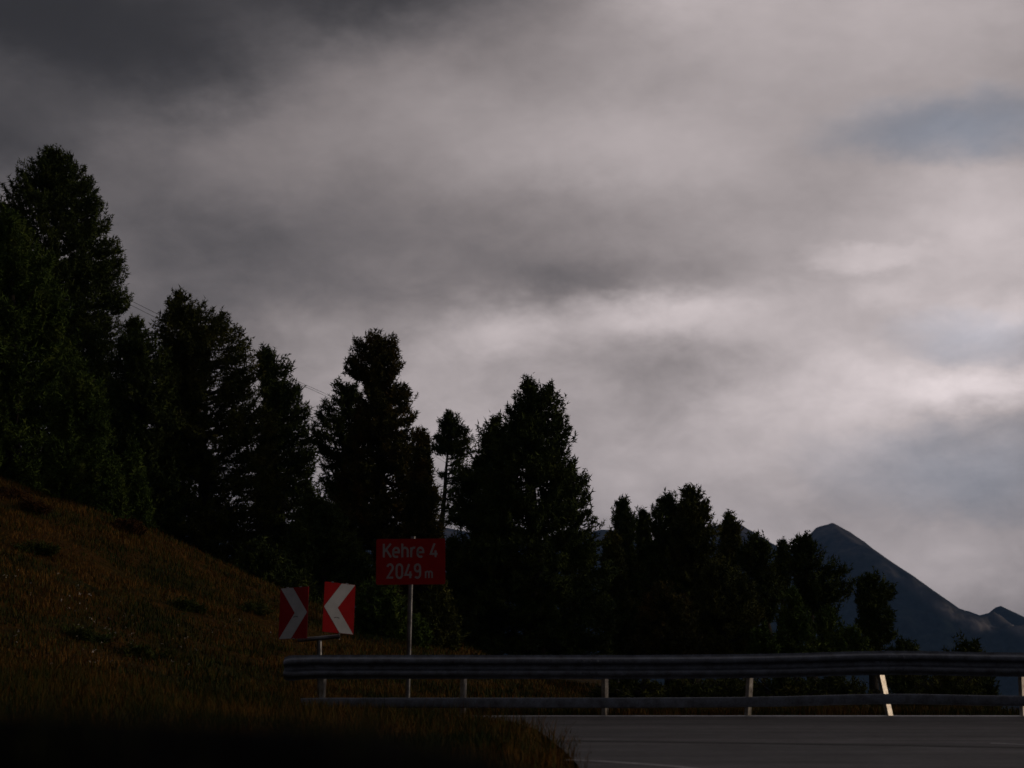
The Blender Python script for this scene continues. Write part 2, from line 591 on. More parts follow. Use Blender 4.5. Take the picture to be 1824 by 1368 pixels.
def height(X, Y):
    X = np.asarray(X, float)
    Y = np.asarray(Y, float)
    zf = 0.055 * np.maximum(0, -X - 1.2) + 0.012 * np.maximum(0, -X - 1.2) ** 2
    zf = np.minimum(zf, 4.0) * sstep((Y + 5) / 18.0)
    far = np.maximum(Y, YR)
    zc = np.clip(np.interp(X * YR / far, CX, CZ), -3.0, 7.5) - 0.022 * (far - YR)
    t = np.clip((Y - 21.3) / (YR - 21.3), 0, 1)
    g = 0.55 * t + 0.45 * sstep(t)
    z = zf * (1 - g) + zc * g
    z = z + (fbm(X * 0.5, Y * 0.5, 3, 5) - 0.5) * 0.45 * sstep((Y - 21.5) / 4) * sstep((X * -1 + 3) / 6 + 0.2) * (1 - sstep((Y - YR + 6) / 5))
    # road bench: level beyond the guard rail, then falling into the valley on the right
    z = z - 0.42 * np.maximum(0, X - (6.4 + 0.20 * np.maximum(0, Y - 21.5))) * sstep((Y - 21.8) / 2.5)
    z = z - 0.9 * np.maximum(0, Y - 95)
    z = z - 0.3 * np.maximum(0, np.abs(X) - 60) * sstep((Y - 20) / 10)
    return np.maximum(z, -170.0)


def grid_mesh(name, xs, ys, fn, mat_, smooth=True):
    X, Y = np.meshgrid(xs, ys)
    Z = fn(X, Y)
    v = np.stack([X, Y, Z], -1).reshape(-1, 3)
    nx, ny = len(xs), len(ys)
    i = np.arange(ny - 1)[:, None] * nx + np.arange(nx - 1)[None, :]
    q = np.stack([i, i + 1, i + nx + 1, i + nx], -1).reshape(-1)
    n = (nx - 1) * (ny - 1)
    return mesh_np(name, v, q, np.arange(n) * 4, None, mat_, smooth)


xs = np.unique(np.concatenate([np.linspace(-6200, -80, 24), np.linspace(-80, -20, 40), np.linspace(-20, 12, 161), np.linspace(12, 60, 60), np.linspace(60, 6200, 24)]))
ys = np.unique(np.concatenate([np.linspace(-400, -10, 14), np.linspace(-10, 50, 241), np.linspace(50, 130, 60), np.linspace(130, 500, 30), np.linspace(500, 6200, 30)]))
link('ground', grid_mesh('ground', xs, ys, lambda X, Y: height(X, Y) - 0.03, M['ground']), kind='structure')


# made-up dark mound near the camera, standing in for a blurred car window sill
def stand_in_h(X, Y):
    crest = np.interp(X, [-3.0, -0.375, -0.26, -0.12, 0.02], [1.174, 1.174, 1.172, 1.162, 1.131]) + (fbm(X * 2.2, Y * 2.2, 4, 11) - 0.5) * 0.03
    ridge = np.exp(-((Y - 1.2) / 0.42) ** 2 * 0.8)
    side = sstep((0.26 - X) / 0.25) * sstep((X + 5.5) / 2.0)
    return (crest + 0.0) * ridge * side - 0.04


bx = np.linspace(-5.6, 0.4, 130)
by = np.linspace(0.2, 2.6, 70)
link('sill_stand_in', grid_mesh('sill_stand_in', bx, by, stand_in_h, M['stand_in']), kind='structure')

# ------------------------------------------------------------------ road
edge = [(0.30, 6.4), (0.45, 10.0), (0.56, 13.65), (0.51, 14.8), (0.42, 16.3), (0.26, 18.3), (-0.02, 19.6), (-0.50, 20.45), (-1.6, 20.85)]
left_road = [(0.42, -60.0), (0.42, 0.0)] + edge
far_y = 20.93
mb = MB()
rim = [(x, y) for x, y in left_road]
for k in range(len(rim) - 1):
    (x0, y0), (x1, y1) = rim[k], rim[k + 1]
    mb.add([(x0, y0, 0.012), (70, y0, 0.012), (70, y1, 0.012), (x1, y1, 0.012)], [(0, 1, 2, 3)])
mb.add([(-1.6, 20.85, 0.012), (70, 20.85, 0.012), (70, far_y, 0.012), (-1.6, far_y, 0.012)], [(0, 1, 2, 3)])
mb.build('road', M['asphalt'], kind='structure')


def stripe(pts, wd, z):
    m_ = MB()
    for k in range(len(pts) - 1):
        a, b = Vector((*pts[k], z)), Vector((*pts[k + 1], z))
        n_ = Vector((-(b - a).y, (b - a).x, 0)).normalized() * wd / 2
        m_.add([a - n_, b - n_, b + n_, a + n_], [(0, 1, 2, 3)])
    return m_


stripe([(-0.62, 20.66), (0.5, 20.71), (30, 20.71)], 0.15, 0.016).build('edge_line', M['edge_paint'], kind='structure')
near_line = [P(px, py, 1.0) for px, py in ((1008, 1356.5), (1060, 1358.5), (1130, 1363.0), (1200, 1368.0), (1290, 1378.0), (1400, 1395.0))]
stripe([tuple((EYE + (q - EYE) * (1.2 / (1.2 - q.z))).xy) for q in near_line] + [(2.9, 10.0), (3.1, 6.0), (3.1, -30.0)], 0.11, 0.016).build('lane_line', M['paint'], kind='structure')
dash = [P(px, py, 1.0) for px, py in ((1765, 1326.5), (1824, 1329.0), (1900, 1333.0), (2000, 1340.0))]
stripe([tuple((EYE + (q - EYE) * (1.2 / (1.2 - q.z))).xy) for q in dash], 0.10, 0.016).build('lane_line', M['paint'], kind='structure')
seam = [P(px, py, 1.0) for px, py in ((985, 1322.0), (1150, 1323.5), (1400, 1327.0), (1600, 1329.5), (1824, 1334.0), (2200, 1344.0))]
stripe([tuple((EYE + (q - EYE) * (1.2 / (1.2 - q.z))).xy) for q in seam], 0.16, 0.0155).build('asphalt_seam', M['seam'], kind='structure')

# ------------------------------------------------------------------ mountains
ridge_px = [(-1800, 900), (-900, 960), (-200, 930), (300, 950), (700, 938), (800, 940), (850, 950), (950, 965), (1055, 947), (1070, 943), (1092, 944), (1150, 965), (1230, 945),
            (1280, 934), (1303, 928), (1318, 934), (1345, 949), (1372, 966), (1402, 982), (1425, 966), (1440, 954), (1454, 940), (1462, 937), (1475, 934), (1478, 932.5), (1483, 930.5), (1495, 936.5), (1514, 947), (1539, 963), (1556, 977),
            (1577, 993), (1604, 1011), (1629, 1027), (1661, 1050.5), (1693, 1072.6), (1709, 1084), (1724, 1088), (1745, 1096), (1764, 1091), (1773, 1082), (1782, 1078.5), (1798, 1086), (1824, 1099),
            (1900, 1125), (2050, 1130), (2300, 1090), (2700, 1060), (3600, 1040)]
YM = 4200.0
RX = np.array([P(x, y, YM).x for x, y in ridge_px])
RZ = np.array([P(x, y, YM).z for x, y in ridge_px])


def mountain_h(X, Y):
    base = np.interp(X, RX, RZ)
    rough = (fbm(X / 60.0, Y / 300.0, 5, 21, 0.6) - 0.5) * 8
    s = (YM - Y) / 1500.0                                   # 0 at the ridge, 1 at the foot facing the road
    spur = (fbm(X / 330.0 + Y / 900.0, Y / 1300.0, 5, 31, 0.55) - 0.5)
    down = np.where(s >= 0, np.clip(s, 0, 1) ** 0.92, np.clip(-s * 1.1, 0, 1))
    z = base + rough * np.exp(-np.abs(s) * 3) - down * (base + 170) + spur * 330 * np.clip(np.abs(s) * 2.6, 0, 1) * np.clip(1.15 - np.abs(s), 0, 1)
    z = z + (fbm(X / 70.0, Y / 110.0, 5, 41, 0.6) - 0.5) * 80 * np.clip(np.abs(s) * 2.2, 0, 1)
    cap = 1.2 + (np.interp(X * YM / Y, RX, RZ) - 1.2) * Y / YM                # never above the skyline as seen from the road
    return np.maximum(np.where(s >= 0, np.minimum(z, cap - 4 * np.clip(s * 8, 0, 1)), z), -175)


mx = np.unique(np.concatenate([np.linspace(-4300, -500, 60), np.linspace(-500, 1700, 560), np.linspace(1700, 4600, 60)]))
my = np.concatenate([np.linspace(YM - 1500, YM, 160), np.linspace(YM + 30, YM + 1400, 30)])
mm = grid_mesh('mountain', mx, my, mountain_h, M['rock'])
co = np.zeros(len(mm.vertices) * 3, dtype=np.float32)
mm.vertices.foreach_get('co', co)
co = co.reshape(-1, 3).astype(float)
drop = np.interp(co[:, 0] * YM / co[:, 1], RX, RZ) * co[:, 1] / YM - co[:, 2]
lit_rock_band = np.exp(-((drop - 24) / 15.0) ** 2) * np.clip((co[:, 0] - 860) / 120, 0, 1) * np.clip((1230 - co[:, 0]) / 80, 0, 1) * np.clip(fbm(co[:, 0] / 40, co[:, 2] / 25, 4, 91) * 3.2 - 0.9, 0, 1)
at_ = mm.attributes.new('lit_rock_band', 'FLOAT', 'POINT')              # pale rock band below the ridge, its sunlit streak painted into the colour
at_.data.foreach_set('value', lit_rock_band.astype(np.float32))
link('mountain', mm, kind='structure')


# ------------------------------------------------------------------ trees
def unit(a):
    return a / np.maximum(np.linalg.norm(a, axis=-1, keepdims=True), 1e-9)


def needle_tufts(rng, pos, dirs, size, blades):
    """bottle-brush shoots: pos (N,3), dirs (N,3), size (N,)"""
    N = len(pos)
    d = np.repeat(dirs[:, None, :], blades, 1)
    rnd = unit(rng.normal(size=(N, blades, 3)))
    s = size[:, None, None]
    u = rng.random((N, blades, 1))
    base = pos[:, None, :] + d * s * (u - 0.6) * 1.3
    bd = unit(d * 0.62 + rnd * 0.9)
    ln = s * (0.40 + 0.22 * rng.random((N, blades, 1)))
    perp = unit(np.cross(bd, rng.normal(size=(N, blades, 3)))) * s * 0.082
    tri = np.stack([base - perp, base + perp, base + bd * ln], 2)
    return tri.reshape(-1, 3)


def make_tree(name, prof, Y, label, cat='tree', group=None, mat_key='pine', base_px=None, seed=0, dens=1.0, tuft=0.30, blades=13,
              spray=0.8, up=0.9, trunk_r=0.2, fill=0.40, thick=1.0, boughs=(), limbs=True):
    """prof: (py, left px, right px) rows from the top down; base_px: (px, py or None) of the trunk foot"""
    rng = np.random.default_rng(seed)
    tuft *= 0.88
    rows = sorted([(P(l, y, Y).z, P(l, y, Y).x, P(r_, y, Y).x) for y, l, r_ in prof])
    zz = np.array([r_[0] for r_ in rows])
    xl = np.array([r_[1] for r_ in rows])
    xr = np.array([r_[2] for r_ in rows])
    X0 = P(base_px[0], 1100, Y).x
    Z0 = float(height(X0, Y)) - 0.05
    top = zz[-1]
    xt = 0.5 * (xl[-1] + xr[-1])
    root = thing(name, (X0, Y, Z0), label, cat, group)
    org = np.array([X0, Y, Z0])
    z_end = top - min(0.5, 0.05 * (top - Z0))

    def axis(z):
        t = np.clip((z - Z0) / max(z_end - Z0, 0.1), 0, 1)
        mid = np.interp(z, zz, 0.5 * (xl + xr))
        a = X0 + (xt - X0) * t
        k = np.clip(t * 1.4 - 0.4, 0, 1) * 0.5
        return a * (1 - k) + mid * k
    hgt = top - zz[0]
    area = np.sum(np.diff(zz) * 0.5 * ((xr - xl)[1:] + (xr - xl)[:-1]))
    nt = 8
    ns = int(max(16, dens * 260 * area / (tuft / 0.30) ** 2 / nt))
    per = 5
    nc = max(4, ns // per)
    ns = nc * per
    # heights weighted by crown width; sprays gathered into boughs
    zq = np.linspace(zz[0], zz[-1], 400)
    wq = np.interp(zq, zz, xr - xl) + 0.10
    cdf = np.cumsum(wq)
    cdf /= cdf[-1]
    zc_ = np.interp((np.arange(nc) + rng.random(nc)) / nc, cdf, zq)
    ph_ = (np.arange(nc) * 2.39996 + rng.normal(size=nc) * 0.5)
    outer_c = rng.random(nc) > fill
    fr_c = np.where(outer_c, 0.90 + 0.10 * rng.random(nc), 0.25 + 0.6 * rng.random(nc))
    # boughs that carry the outline: both flanks at every level, and across the top
    zo = np.arange(zz[0] + 0.2, zz[-1], 1.25 * tuft)
    zc_ = np.concatenate([zc_, zo, zo])
    ph_ = np.concatenate([ph_, rng.normal(size=len(zo)) * 0.3, np.pi + rng.normal(size=len(zo)) * 0.3])
    fr_c = np.concatenate([fr_c, 0.93 + 0.06 * rng.random(2 * len(zo))])
    nc = len(zc_)
    ns = nc * per
    z = np.repeat(zc_, per) + rng.normal(size=ns) * 0.8 * tuft
    z = np.clip(z, zz[0], zz[-1])
    L = np.interp(z, zz, xl)
    Rr = np.interp(z, zz, xr)
    ax = axis(z)
    ax = np.clip(ax, L + 0.25 * (Rr - L), Rr - 0.25 * (Rr - L))
    hw_ = 0.5 * (Rr - L)
    phi = np.repeat(ph_, per) + rng.normal(size=ns) * np.clip(1.3 * tuft / np.maximum(hw_, 0.2), 0, 1.2)
    c, s_ = np.cos(phi), np.sin(phi)
    rx = np.where(c > 0, Rr - ax, ax - L)
    ry = hw_ * thick
    ell = 1 / np.sqrt((c / np.maximum(rx, 0.05)) ** 2 + (s_ / np.maximum(ry, 0.05)) ** 2)
    frac = np.repeat(fr_c, per) * (1 + 0.07 * rng.normal(size=ns))
    saw = (z * 0.9 / tuft / 3.0 + 0.35 * np.sin(phi * 2 + seed) + 0.3 * np.sin(phi * 5)) % 1.0
    frac = np.clip(frac * (1.18 - 0.36 * saw), 0.1, 1.16)
    tip = np.stack([ax + c * ell * frac, Y + s_ * ell * frac, z], 1)
    tz = (z - zz[0]) / max(hgt, 0.1)
    out = np.stack([c, s_, np.zeros(ns)], 1)
    upf = (np.clip(up * (0.45 + 0.75 * tz), 0.3, 1.4) * (0.75 + 0.5 * rng.random(ns)))[:, None, None]
    sl = np.minimum(spray * (0.65 + 0.6 * rng.random(ns)), 0.25 + 0.8 * ell)[:, None, None]
    u = ((np.arange(nt)[None, :] + rng.random((ns, nt))) / nt)[:, :, None]
    o3 = out[:, None, :]
    zh = np.array([0, 0, 1.0])
    pos = tip[:, None, :] - o3 * sl * (0.25 * u + 0.65 * u * u) - zh * sl * upf * (0.9 * u - 0.45 * u * u)
    pos = pos + rng.normal(size=(ns, nt, 3)) * tuft * 0.20
    pos[..., 2] -= 0.3 * tuft
    td = unit(o3 * (0.25 + 1.3 * u) + zh * upf * 0.9 * (1 - u) + 0.1 * zh + rng.normal(size=(ns, nt, 3)) * 0.25)
    sz = np.repeat((tuft * (0.7 + 0.6 * rng.random(ns)))[:, None], nt, 1).reshape(-1)
    pos, td = pos.reshape(-1, 3), td.reshape(-1, 3)
    bough_tips = []
    for (by_, bx_, br_) in [(q[0], q[1], q[2]) for q in boughs]:      # single side boughs on a bare trunk
        c0 = np.array(P(bx_, by_, Y))
        bough_tips.append(c0)
        nb_ = int(90 * br_ / 0.5)
        q = c0 + rng.normal(size=(nb_, 3)) * np.array([br_ * 0.62, br_ * 0.5, br_ * 0.26])
        pos = np.concatenate([pos, q])
        td = np.concatenate([td, unit(rng.normal(size=(nb_, 3)) * 0.4 + np.array([np.sign(c0[0] - float(axis(c0[2]))) * 0.5, 0, 0.7]))])
        sz = np.concatenate([sz, tuft * (0.7 + 0.6 * rng.random(nb_))])
    tri = needle_tufts(rng, pos, td, sz, blades)
    link('crown', tris_np('crown', tri - org, M[mat_key]), root)
    # trunk with limbs running out to a share of the sprays
    tb = MB()
    pts, rad = [], []
    for t in np.linspace(0, 1, 11):
        zc = Z0 - 0.1 + (z_end - Z0) * t
        wob = 0.05 * math.sin(t * 9 + seed)
        pts.append((float(axis(zc)) + wob * (t > 0), Y + 0.05 * math.cos(t * 7 + seed), zc))
        rad.append(max(trunk_r * (1 - t) ** 0.8 * (1.25 if t == 0 else 1.0), 0.025))
    tb.tube(pts, rad, 8)
    tb.build('trunk', M['bark'], root, smooth=True)
    lb = MB()
    for e in bough_tips:
        e = Vector(e)
        a = Vector((float(axis(e.z - 0.15)), Y, e.z - 0.15))
        lb.tube([a, a.lerp(e, 0.5) - Vector((0, 0, 0.06)), e], [0.05, 0.04, 0.015], 5, caps=False)
    order = rng.permutation(ns)[:min(ns, 70)]
    for i in (order if limbs else ()):
        e = Vector(tip[i])
        r0 = (Vector((e.x, e.y, 0)) - Vector((ax[i], Y, 0))).length
        if r0 < 0.3:
            continue
        zs = max(e.z - 0.30 * r0 - 0.15, Z0 + 0.3)
        a = Vector((float(axis(zs)), Y, zs))
        md = a.lerp(e, 0.6) - Vector((0, 0, 0.10 * r0))
        k = 0.022 + 0.012 * r0
        lb.tube([a, md, e], [k, k * 0.7, 0.008], 5, caps=False)
    if lb.v:
        lb.build('limbs', M['bark'], root, kind='stuff')
    return root


PINES = 'old stone pines behind the hill crest'
YOUNG = 'young pines on the slope'
T = []
# tall pine at the left edge
make_tree('stone_pine', [(262, 84, 108), (268, 68, 118), (280, 60, 138), (296, 44, 147), (305, 34, 150), (322, 30, 168), (334, 24, 175), (340, 10, 176), (357, 4, 189),
                         (377, -6, 191), (392, -10, 180), (402, -14, 176), (410, -18, 196), (428, -20, 200), (449, -24, 216), (463, -28, 202), (488, -30, 210), (502, -32, 218),
                         (518, -34, 214), (529, -36, 232), (545, -38, 222), (560, -40, 205), (580, -40, 200), (640, -45, 205), (720, -48, 215), (800, -48, 222), (880, -20, 200)],
          58.0, 'tallest dark stone pine with a rounded bushy top at the far left', group=PINES, base_px=(105, 900), seed=1, trunk_r=0.34, mat_key='pine', spray=0.95)
make_tree('stone_pine', [(372, 8, 22), (400, -6, 48), (425, -30, 72), (440, -40, 85), (470, -55, 92), (500, -62, 105), (540, -70, 112), (580, -78, 118), (620, -85, 124),
                         (680, -95, 140), (740, -100, 150), (800, -105, 150), (850, -90, 140), (895, -60, 110)],
          47.0, 'fresh green conical pine cut by the left edge before the tallest pine', group=PINES, base_px=(20, 900), seed=2, trunk_r=0.26, mat_key='pine_young', tuft=0.32, up=1.1)
make_tree('stone_pine', [(566, 234, 246), (574, 226, 264), (590, 222, 280), (610, 212, 290), (640, 205, 300), (700, 195, 318), (760, 188, 325), (830, 190, 330), (900, 200, 335), (950, 220, 320)],
          54.0, 'narrow dark pine with twin low spires right of the tallest pine', group=PINES, base_px=(262, 950), seed=3, trunk_r=0.25)
make_tree('stone_pine', [(519, 312, 326), (524, 302, 340), (534, 298, 375), (545, 294, 388), (553, 293, 396), (562, 296, 415), (575, 286, 418), (584, 284, 422), (597, 288, 440), (606, 296, 446),
                         (618, 297, 450), (636, 292, 458), (655, 288, 462), (700, 280, 470), (760, 272, 482), (830, 268, 490), (900, 270, 494), (960, 285, 490), (1000, 300, 470)],
          56.0, 'broad dark pine with a double rounded top, second tall crown from the left', group=PINES, base_px=(385, 1000), seed=4, trunk_r=0.36, mat_key='pine_olive', spray=0.9)
make_tree('stone_pine', [(619, 466, 478), (623, 463, 487), (630, 461, 513), (637, 462, 517), (654, 464, 520), (668, 466, 516), (677, 466, 532), (690, 468, 540), (708, 470, 548), (731, 468, 552),
                         (757, 466, 556), (800, 462, 560), (860, 460, 566), (930, 460, 570), (1000, 470, 565), (1030, 480, 550)],
          60.0, 'slim dark pine with a small flat clump on top beside the double topped pine', group=PINES, base_px=(512, 1030), seed=5, trunk_r=0.28, mat_key='pine', spray=0.7)
# the pine behind the signs: knobbly head, ragged left lobe, rusty right side
make_tree('stone_pine', [(590, 656, 696), (596, 650, 704), (604, 632, 707), (620, 626, 708), (640, 620, 710), (652, 618, 707), (660, 632, 704), (668, 652, 706), (676, 655, 716), (690, 650, 725),
                         (701, 645, 731), (719, 640, 735), (737, 632, 745), (766, 625, 744), (800, 618, 752), (850, 610, 765), (900, 604, 776), (960, 600, 780), (1020, 604, 775), (1060, 620, 760)],
          55.0, 'pine with a separate round head and rusty brown needles rising behind the red sign', group=PINES, base_px=(682, 1080), seed=6, trunk_r=0.36, mat_key='pine_rust', spray=0.75, dens=1.1)
make_tree('stone_pine', [(676, 596, 626), (682, 592, 634), (692, 596, 640), (702, 604, 642), (710, 574, 650), (722, 570, 655), (742, 560, 655), (760, 556, 650), (778, 556, 640), (798, 566, 640),
                         (815, 578, 640), (830, 574, 640), (846, 578, 640), (900, 576, 650), (960, 570, 650), (1030, 580, 640)],
          57.0, 'ragged loose pine with sky gaps just left of the rusty pine', group=PINES, base_px=(618, 1050), seed=7, trunk_r=0.22, mat_key='pine', dens=0.62, spray=0.6, tuft=0.27)
make_tree('stone_pine', [(763, 748, 756), (778, 744, 761), (797, 740, 765), (815, 738, 769), (840, 734, 765), (856, 730, 776), (888, 728, 778), (930, 724, 782), (1000, 722, 785), (1060, 725, 780), (1100, 730, 770)],
          53.0, 'lower dark pine spire directly right of the rusty pine, above the red sign', group=PINES, base_px=(756, 1110), seed=8, trunk_r=0.18, mat_key='pine_rust', spray=0.6)
# thin pine with bare trunk
make_tree('stone_pine', [(733, 796, 802), (738, 788, 818), (746, 783, 824), (752, 786, 828), (760, 780, 833), (766, 784, 832), (774, 776, 838), (782, 782, 840), (788, 790, 836), (794, 797, 822), (800, 800, 812)],
          72.0, 'thin pine with a small round crown on a long bare trunk, against the sky', group=PINES, base_px=(757, 1000), seed=9, trunk_r=0.24, mat_key='pine', dens=0.8, spray=0.5, tuft=0.28,
          boughs=[(796, 776, 0.42), (803, 786, 0.3), (800, 824, 0.5), (812, 818, 0.35), (824, 814, 0.25), (838, 822, 0.5), (846, 834, 0.55), (856, 812, 0.3), (872, 808, 0.25), (884, 816, 0.6), (894, 775, 0.4), (906, 806, 0.4), (926, 808, 0.6), (846, 790, 0.18)])
# big central pine
make_tree('stone_pine', [(674, 936, 946), (679, 931, 982), (688, 928, 988), (697, 924, 992), (708, 920, 998), (717, 911, 1004), (728, 909, 1001), (740, 907, 1010), (756, 903, 1014), (765, 900, 1012),
                         (774, 895, 1023), (786, 890, 1012), (797, 885, 1004), (805, 880, 1006), (811, 875, 1023), (822, 870, 1022), (834, 865, 1037), (845, 862, 1044), (857, 858, 1030), (864, 855, 1052),
                         (880, 852, 1044), (899, 850, 1049), (912, 845, 1040), (922, 840, 1058), (930, 838, 1060), (944, 836, 1042), (955, 834, 1066), (1000, 830, 1078), (1050, 825, 1086), (1110, 825, 1088), (1165, 840, 1080)],
          50.0, 'big dark central pine with a twin pointed top and ragged right side', group=PINES, base_px=(955, 1180), seed=10, trunk_r=0.42, mat_key='pine', spray=0.85, dens=1.1)
make_tree('stone_pine', [(739, 872, 892), (743, 866, 905), (756, 861, 915), (772, 854, 918), (790, 852, 920), (806, 842, 920), (820, 846, 920), (836, 832, 918), (849, 812, 915), (860, 818, 912), (870, 808, 910),
                         (880, 806, 908), (890, 824, 905), (902, 806, 905), (916, 802, 905), (928, 808, 905), (945, 822, 900), (1000, 812, 900), (1080, 815, 900), (1150, 820, 890)],
          52.0, 'rounded dark pine leaning against the left flank of the big central pine', group=PINES, base_px=(872, 1165), seed=11, trunk_r=0.3, mat_key='pine', spray=0.75)
# right-hand group
GR = 'stone pines standing together right of centre'
make_tree('stone_pine', [(888, 1106, 1112), (896, 1100, 1120), (908, 1096, 1128), (930, 1094, 1130), (942, 1097, 1130), (955, 1102, 1128), (980, 1098, 1130), (1040, 1090, 1140), (1110, 1085, 1140), (1165, 1090, 1135)],
          62.0, 'small smooth spindle shaped pine at the left of the lower group', group=GR, base_px=(1113, 1180), seed=12, trunk_r=0.2, spray=0.55)
make_tree('stone_pine', [(945, 1086, 1096), (955, 1080, 1102), (975, 1074, 1106), (1010, 1070, 1112), (1060, 1066, 1120), (1120, 1066, 1120), (1170, 1072, 1110)],
          58.0, 'short bushy pine under the spindle shaped pine, touching the big central pine', group=GR, base_px=(1092, 1180), seed=13, trunk_r=0.14, mat_key='pine_olive', spray=0.5)
make_tree('stone_pine', [(903, 1141, 1149), (912, 1137, 1154), (924, 1134, 1160), (950, 1132, 1165), (1000, 1125, 1172), (1060, 1120, 1180), (1120, 1118, 1180), (1170, 1125, 1175)],
          64.0, 'little pointed pine between the spindle shaped pine and the round headed group', group=GR, base_px=(1147, 1180), seed=14, trunk_r=0.18, spray=0.55)
make_tree('stone_pine', [(882, 1176, 1186), (874, 1196, 1206), (890, 1172, 1212), (902, 1165, 1218), (915, 1162, 1222), (935, 1160, 1224), (970, 1158, 1228), (1020, 1150, 1235), (1080, 1145, 1240), (1140, 1150, 1240), (1172, 1155, 1230)],
          61.0, 'pine with two small rounded tops just left of the highest crown of the group', group=GR, base_px=(1192, 1185), seed=15, trunk_r=0.26, mat_key='pine', spray=0.7)
make_tree('stone_pine', [(864, 1222, 1234), (870, 1216, 1244), (882, 1212, 1258), (898, 1212, 1264), (910, 1208, 1268), (920, 1206, 1262), (930, 1204, 1280), (942, 1200, 1276), (960, 1198, 1272), (1000, 1192, 1282),
                         (1050, 1185, 1300), (1110, 1180, 1310), (1172, 1190, 1300)],
          57.0, 'highest round headed pine of the right hand group, with an open fan of branches', group=GR, base_px=(1238, 1185), seed=16, trunk_r=0.3, mat_key='pine_olive', spray=0.8, dens=0.95)
make_tree('stone_pine', [(911, 1295, 1301), (918, 1290, 1310), (930, 1287, 1314), (944, 1284, 1321), (955, 1284, 1322), (965, 1282, 1316), (990, 1278, 1314), (1030, 1276, 1320), (1100, 1270, 1330), (1165, 1275, 1325)],
          66.0, 'thin see through pine with a tiny pointed tip in front of the middle mountain top', group=GR, base_px=(1299, 1185), seed=17, trunk_r=0.16, mat_key='pine_olive', dens=0.6, spray=0.55, tuft=0.27)
make_tree('stone_pine', [(948, 1336, 1350), (954, 1328, 1364), (966, 1322, 1370), (985, 1318, 1374), (1005, 1316, 1378), (1030, 1322, 1384), (1060, 1326, 1392), (1085, 1340, 1380), (1100, 1352, 1372)],
          63.0, 'dark flat topped pine left of the mountain saddle, bare lower trunk leaning', group=GR, base_px=(1388, 1180), seed=18, trunk_r=0.24, spray=0.65)
make_tree('stone_pine', [(961, 1391, 1397), (968, 1387, 1402), (980, 1384, 1405), (1000, 1380, 1408), (1030, 1378, 1406), (1055, 1378, 1402)],
          69.0, 'tiny narrow pine tip standing in the notch between the two mountain tops', group=GR, base_px=(1392, 1180), seed=19, trunk_r=0.15, spray=0.45, tuft=0.27)
make_tree('stone_pine', [(952, 1424, 1440), (957, 1412, 1444), (964, 1408, 1450), (975, 1408, 1462), (985, 1408, 1472), (996, 1406, 1492), (1004, 1408, 1505), (1018, 1416, 1513), (1026, 1412, 1517), (1040, 1420, 1512),
                         (1060, 1424, 1502), (1078, 1440, 1490)],
          60.0, 'spreading pine with a sloping right shoulder directly in front of the sharp mountain', group=GR, base_px=(1446, 1180), seed=20, trunk_r=0.26, spray=0.75)
make_tree('stone_pine', [(1020, 1534, 1560), (1027, 1530, 1574), (1036, 1528, 1584), (1050, 1528, 1590), (1070, 1530, 1587), (1084, 1532, 1586), (1095, 1530, 1594), (1102, 1530, 1597), (1112, 1532, 1582), (1122, 1536, 1594), (1132, 1534, 1580), (1150, 1540, 1570)],
          58.0, 'rounded pine at the right end of the row against the blue mountain flank', group=GR, base_px=(1556, 1185), seed=21, trunk_r=0.22, spray=0.6)
# young pines in front of that group
make_tree('young_pine', [(1048, 1404, 1412), (1060, 1398, 1424), (1080, 1392, 1436), (1110, 1385, 1448), (1150, 1380, 1456), (1180, 1382, 1455)],
          47.0, 'young green pine with a pointed top in front of the spreading pine', group=YOUNG, base_px=(1415, 1195), seed=22, trunk_r=0.1, mat_key='pine_young', spray=0.5, up=1.2, tuft=0.25)
make_tree('young_pine', [(1080, 1466, 1484), (1090, 1455, 1500), (1110, 1448, 1512), (1140, 1440, 1522), (1180, 1440, 1525)],
          48.0, 'broad young pine right of the pointed young pine, under the sharp mountain', group=YOUNG, base_px=(1482, 1195), seed=23, trunk_r=0.1, mat_key='pine_young', spray=0.5, up=1.2, tuft=0.25)
make_tree('young_pine', [(1112, 1506, 1522), (1122, 1498, 1534), (1140, 1492, 1548), (1180, 1490, 1560)],
          44.0, 'low round young pine at the right foot of the row above the rail', group=YOUNG, base_px=(1522, 1195), seed=24, trunk_r=0.08, mat_key='pine_young', spray=0.4, up=1.2, tuft=0.23)
make_tree('young_pine', [(1000, 1268, 1300), (1012, 1250, 1322), (1040, 1244, 1342), (1080, 1240, 1352), (1130, 1246, 1360), (1180, 1250, 1362)],
          49.0, 'wide olive pine bush in front of the thin see through pine', group=YOUNG, base_px=(1302, 1195), seed=25, trunk_r=0.12, mat_key='pine_olive', spray=0.55, up=1.0, tuft=0.26)
make_tree('young_pine', [(1040, 1170, 1190), (1055, 1155, 1215), (1090, 1140, 1240), (1140, 1135, 1250), (1182, 1140, 1250)],
          48.0, 'dark wide pine bush at the foot of the round headed pines above the rail', group=YOUNG, base_px=(1195, 1195), seed=26, trunk_r=0.12, mat_key='pine_rust', spray=0.55, up=1.0, tuft=0.26)
make_tree('young_pine', [(1110, 1350, 1362), (1125, 1340, 1374), (1150, 1334, 1384), (1185, 1334, 1386)],
          45.0, 'small young pine below the mountain saddle just above the rail', group=YOUNG, base_px=(1360, 1195), seed=27, trunk_r=0.08, mat_key='pine_young', spray=0.4, up=1.2, tuft=0.23)
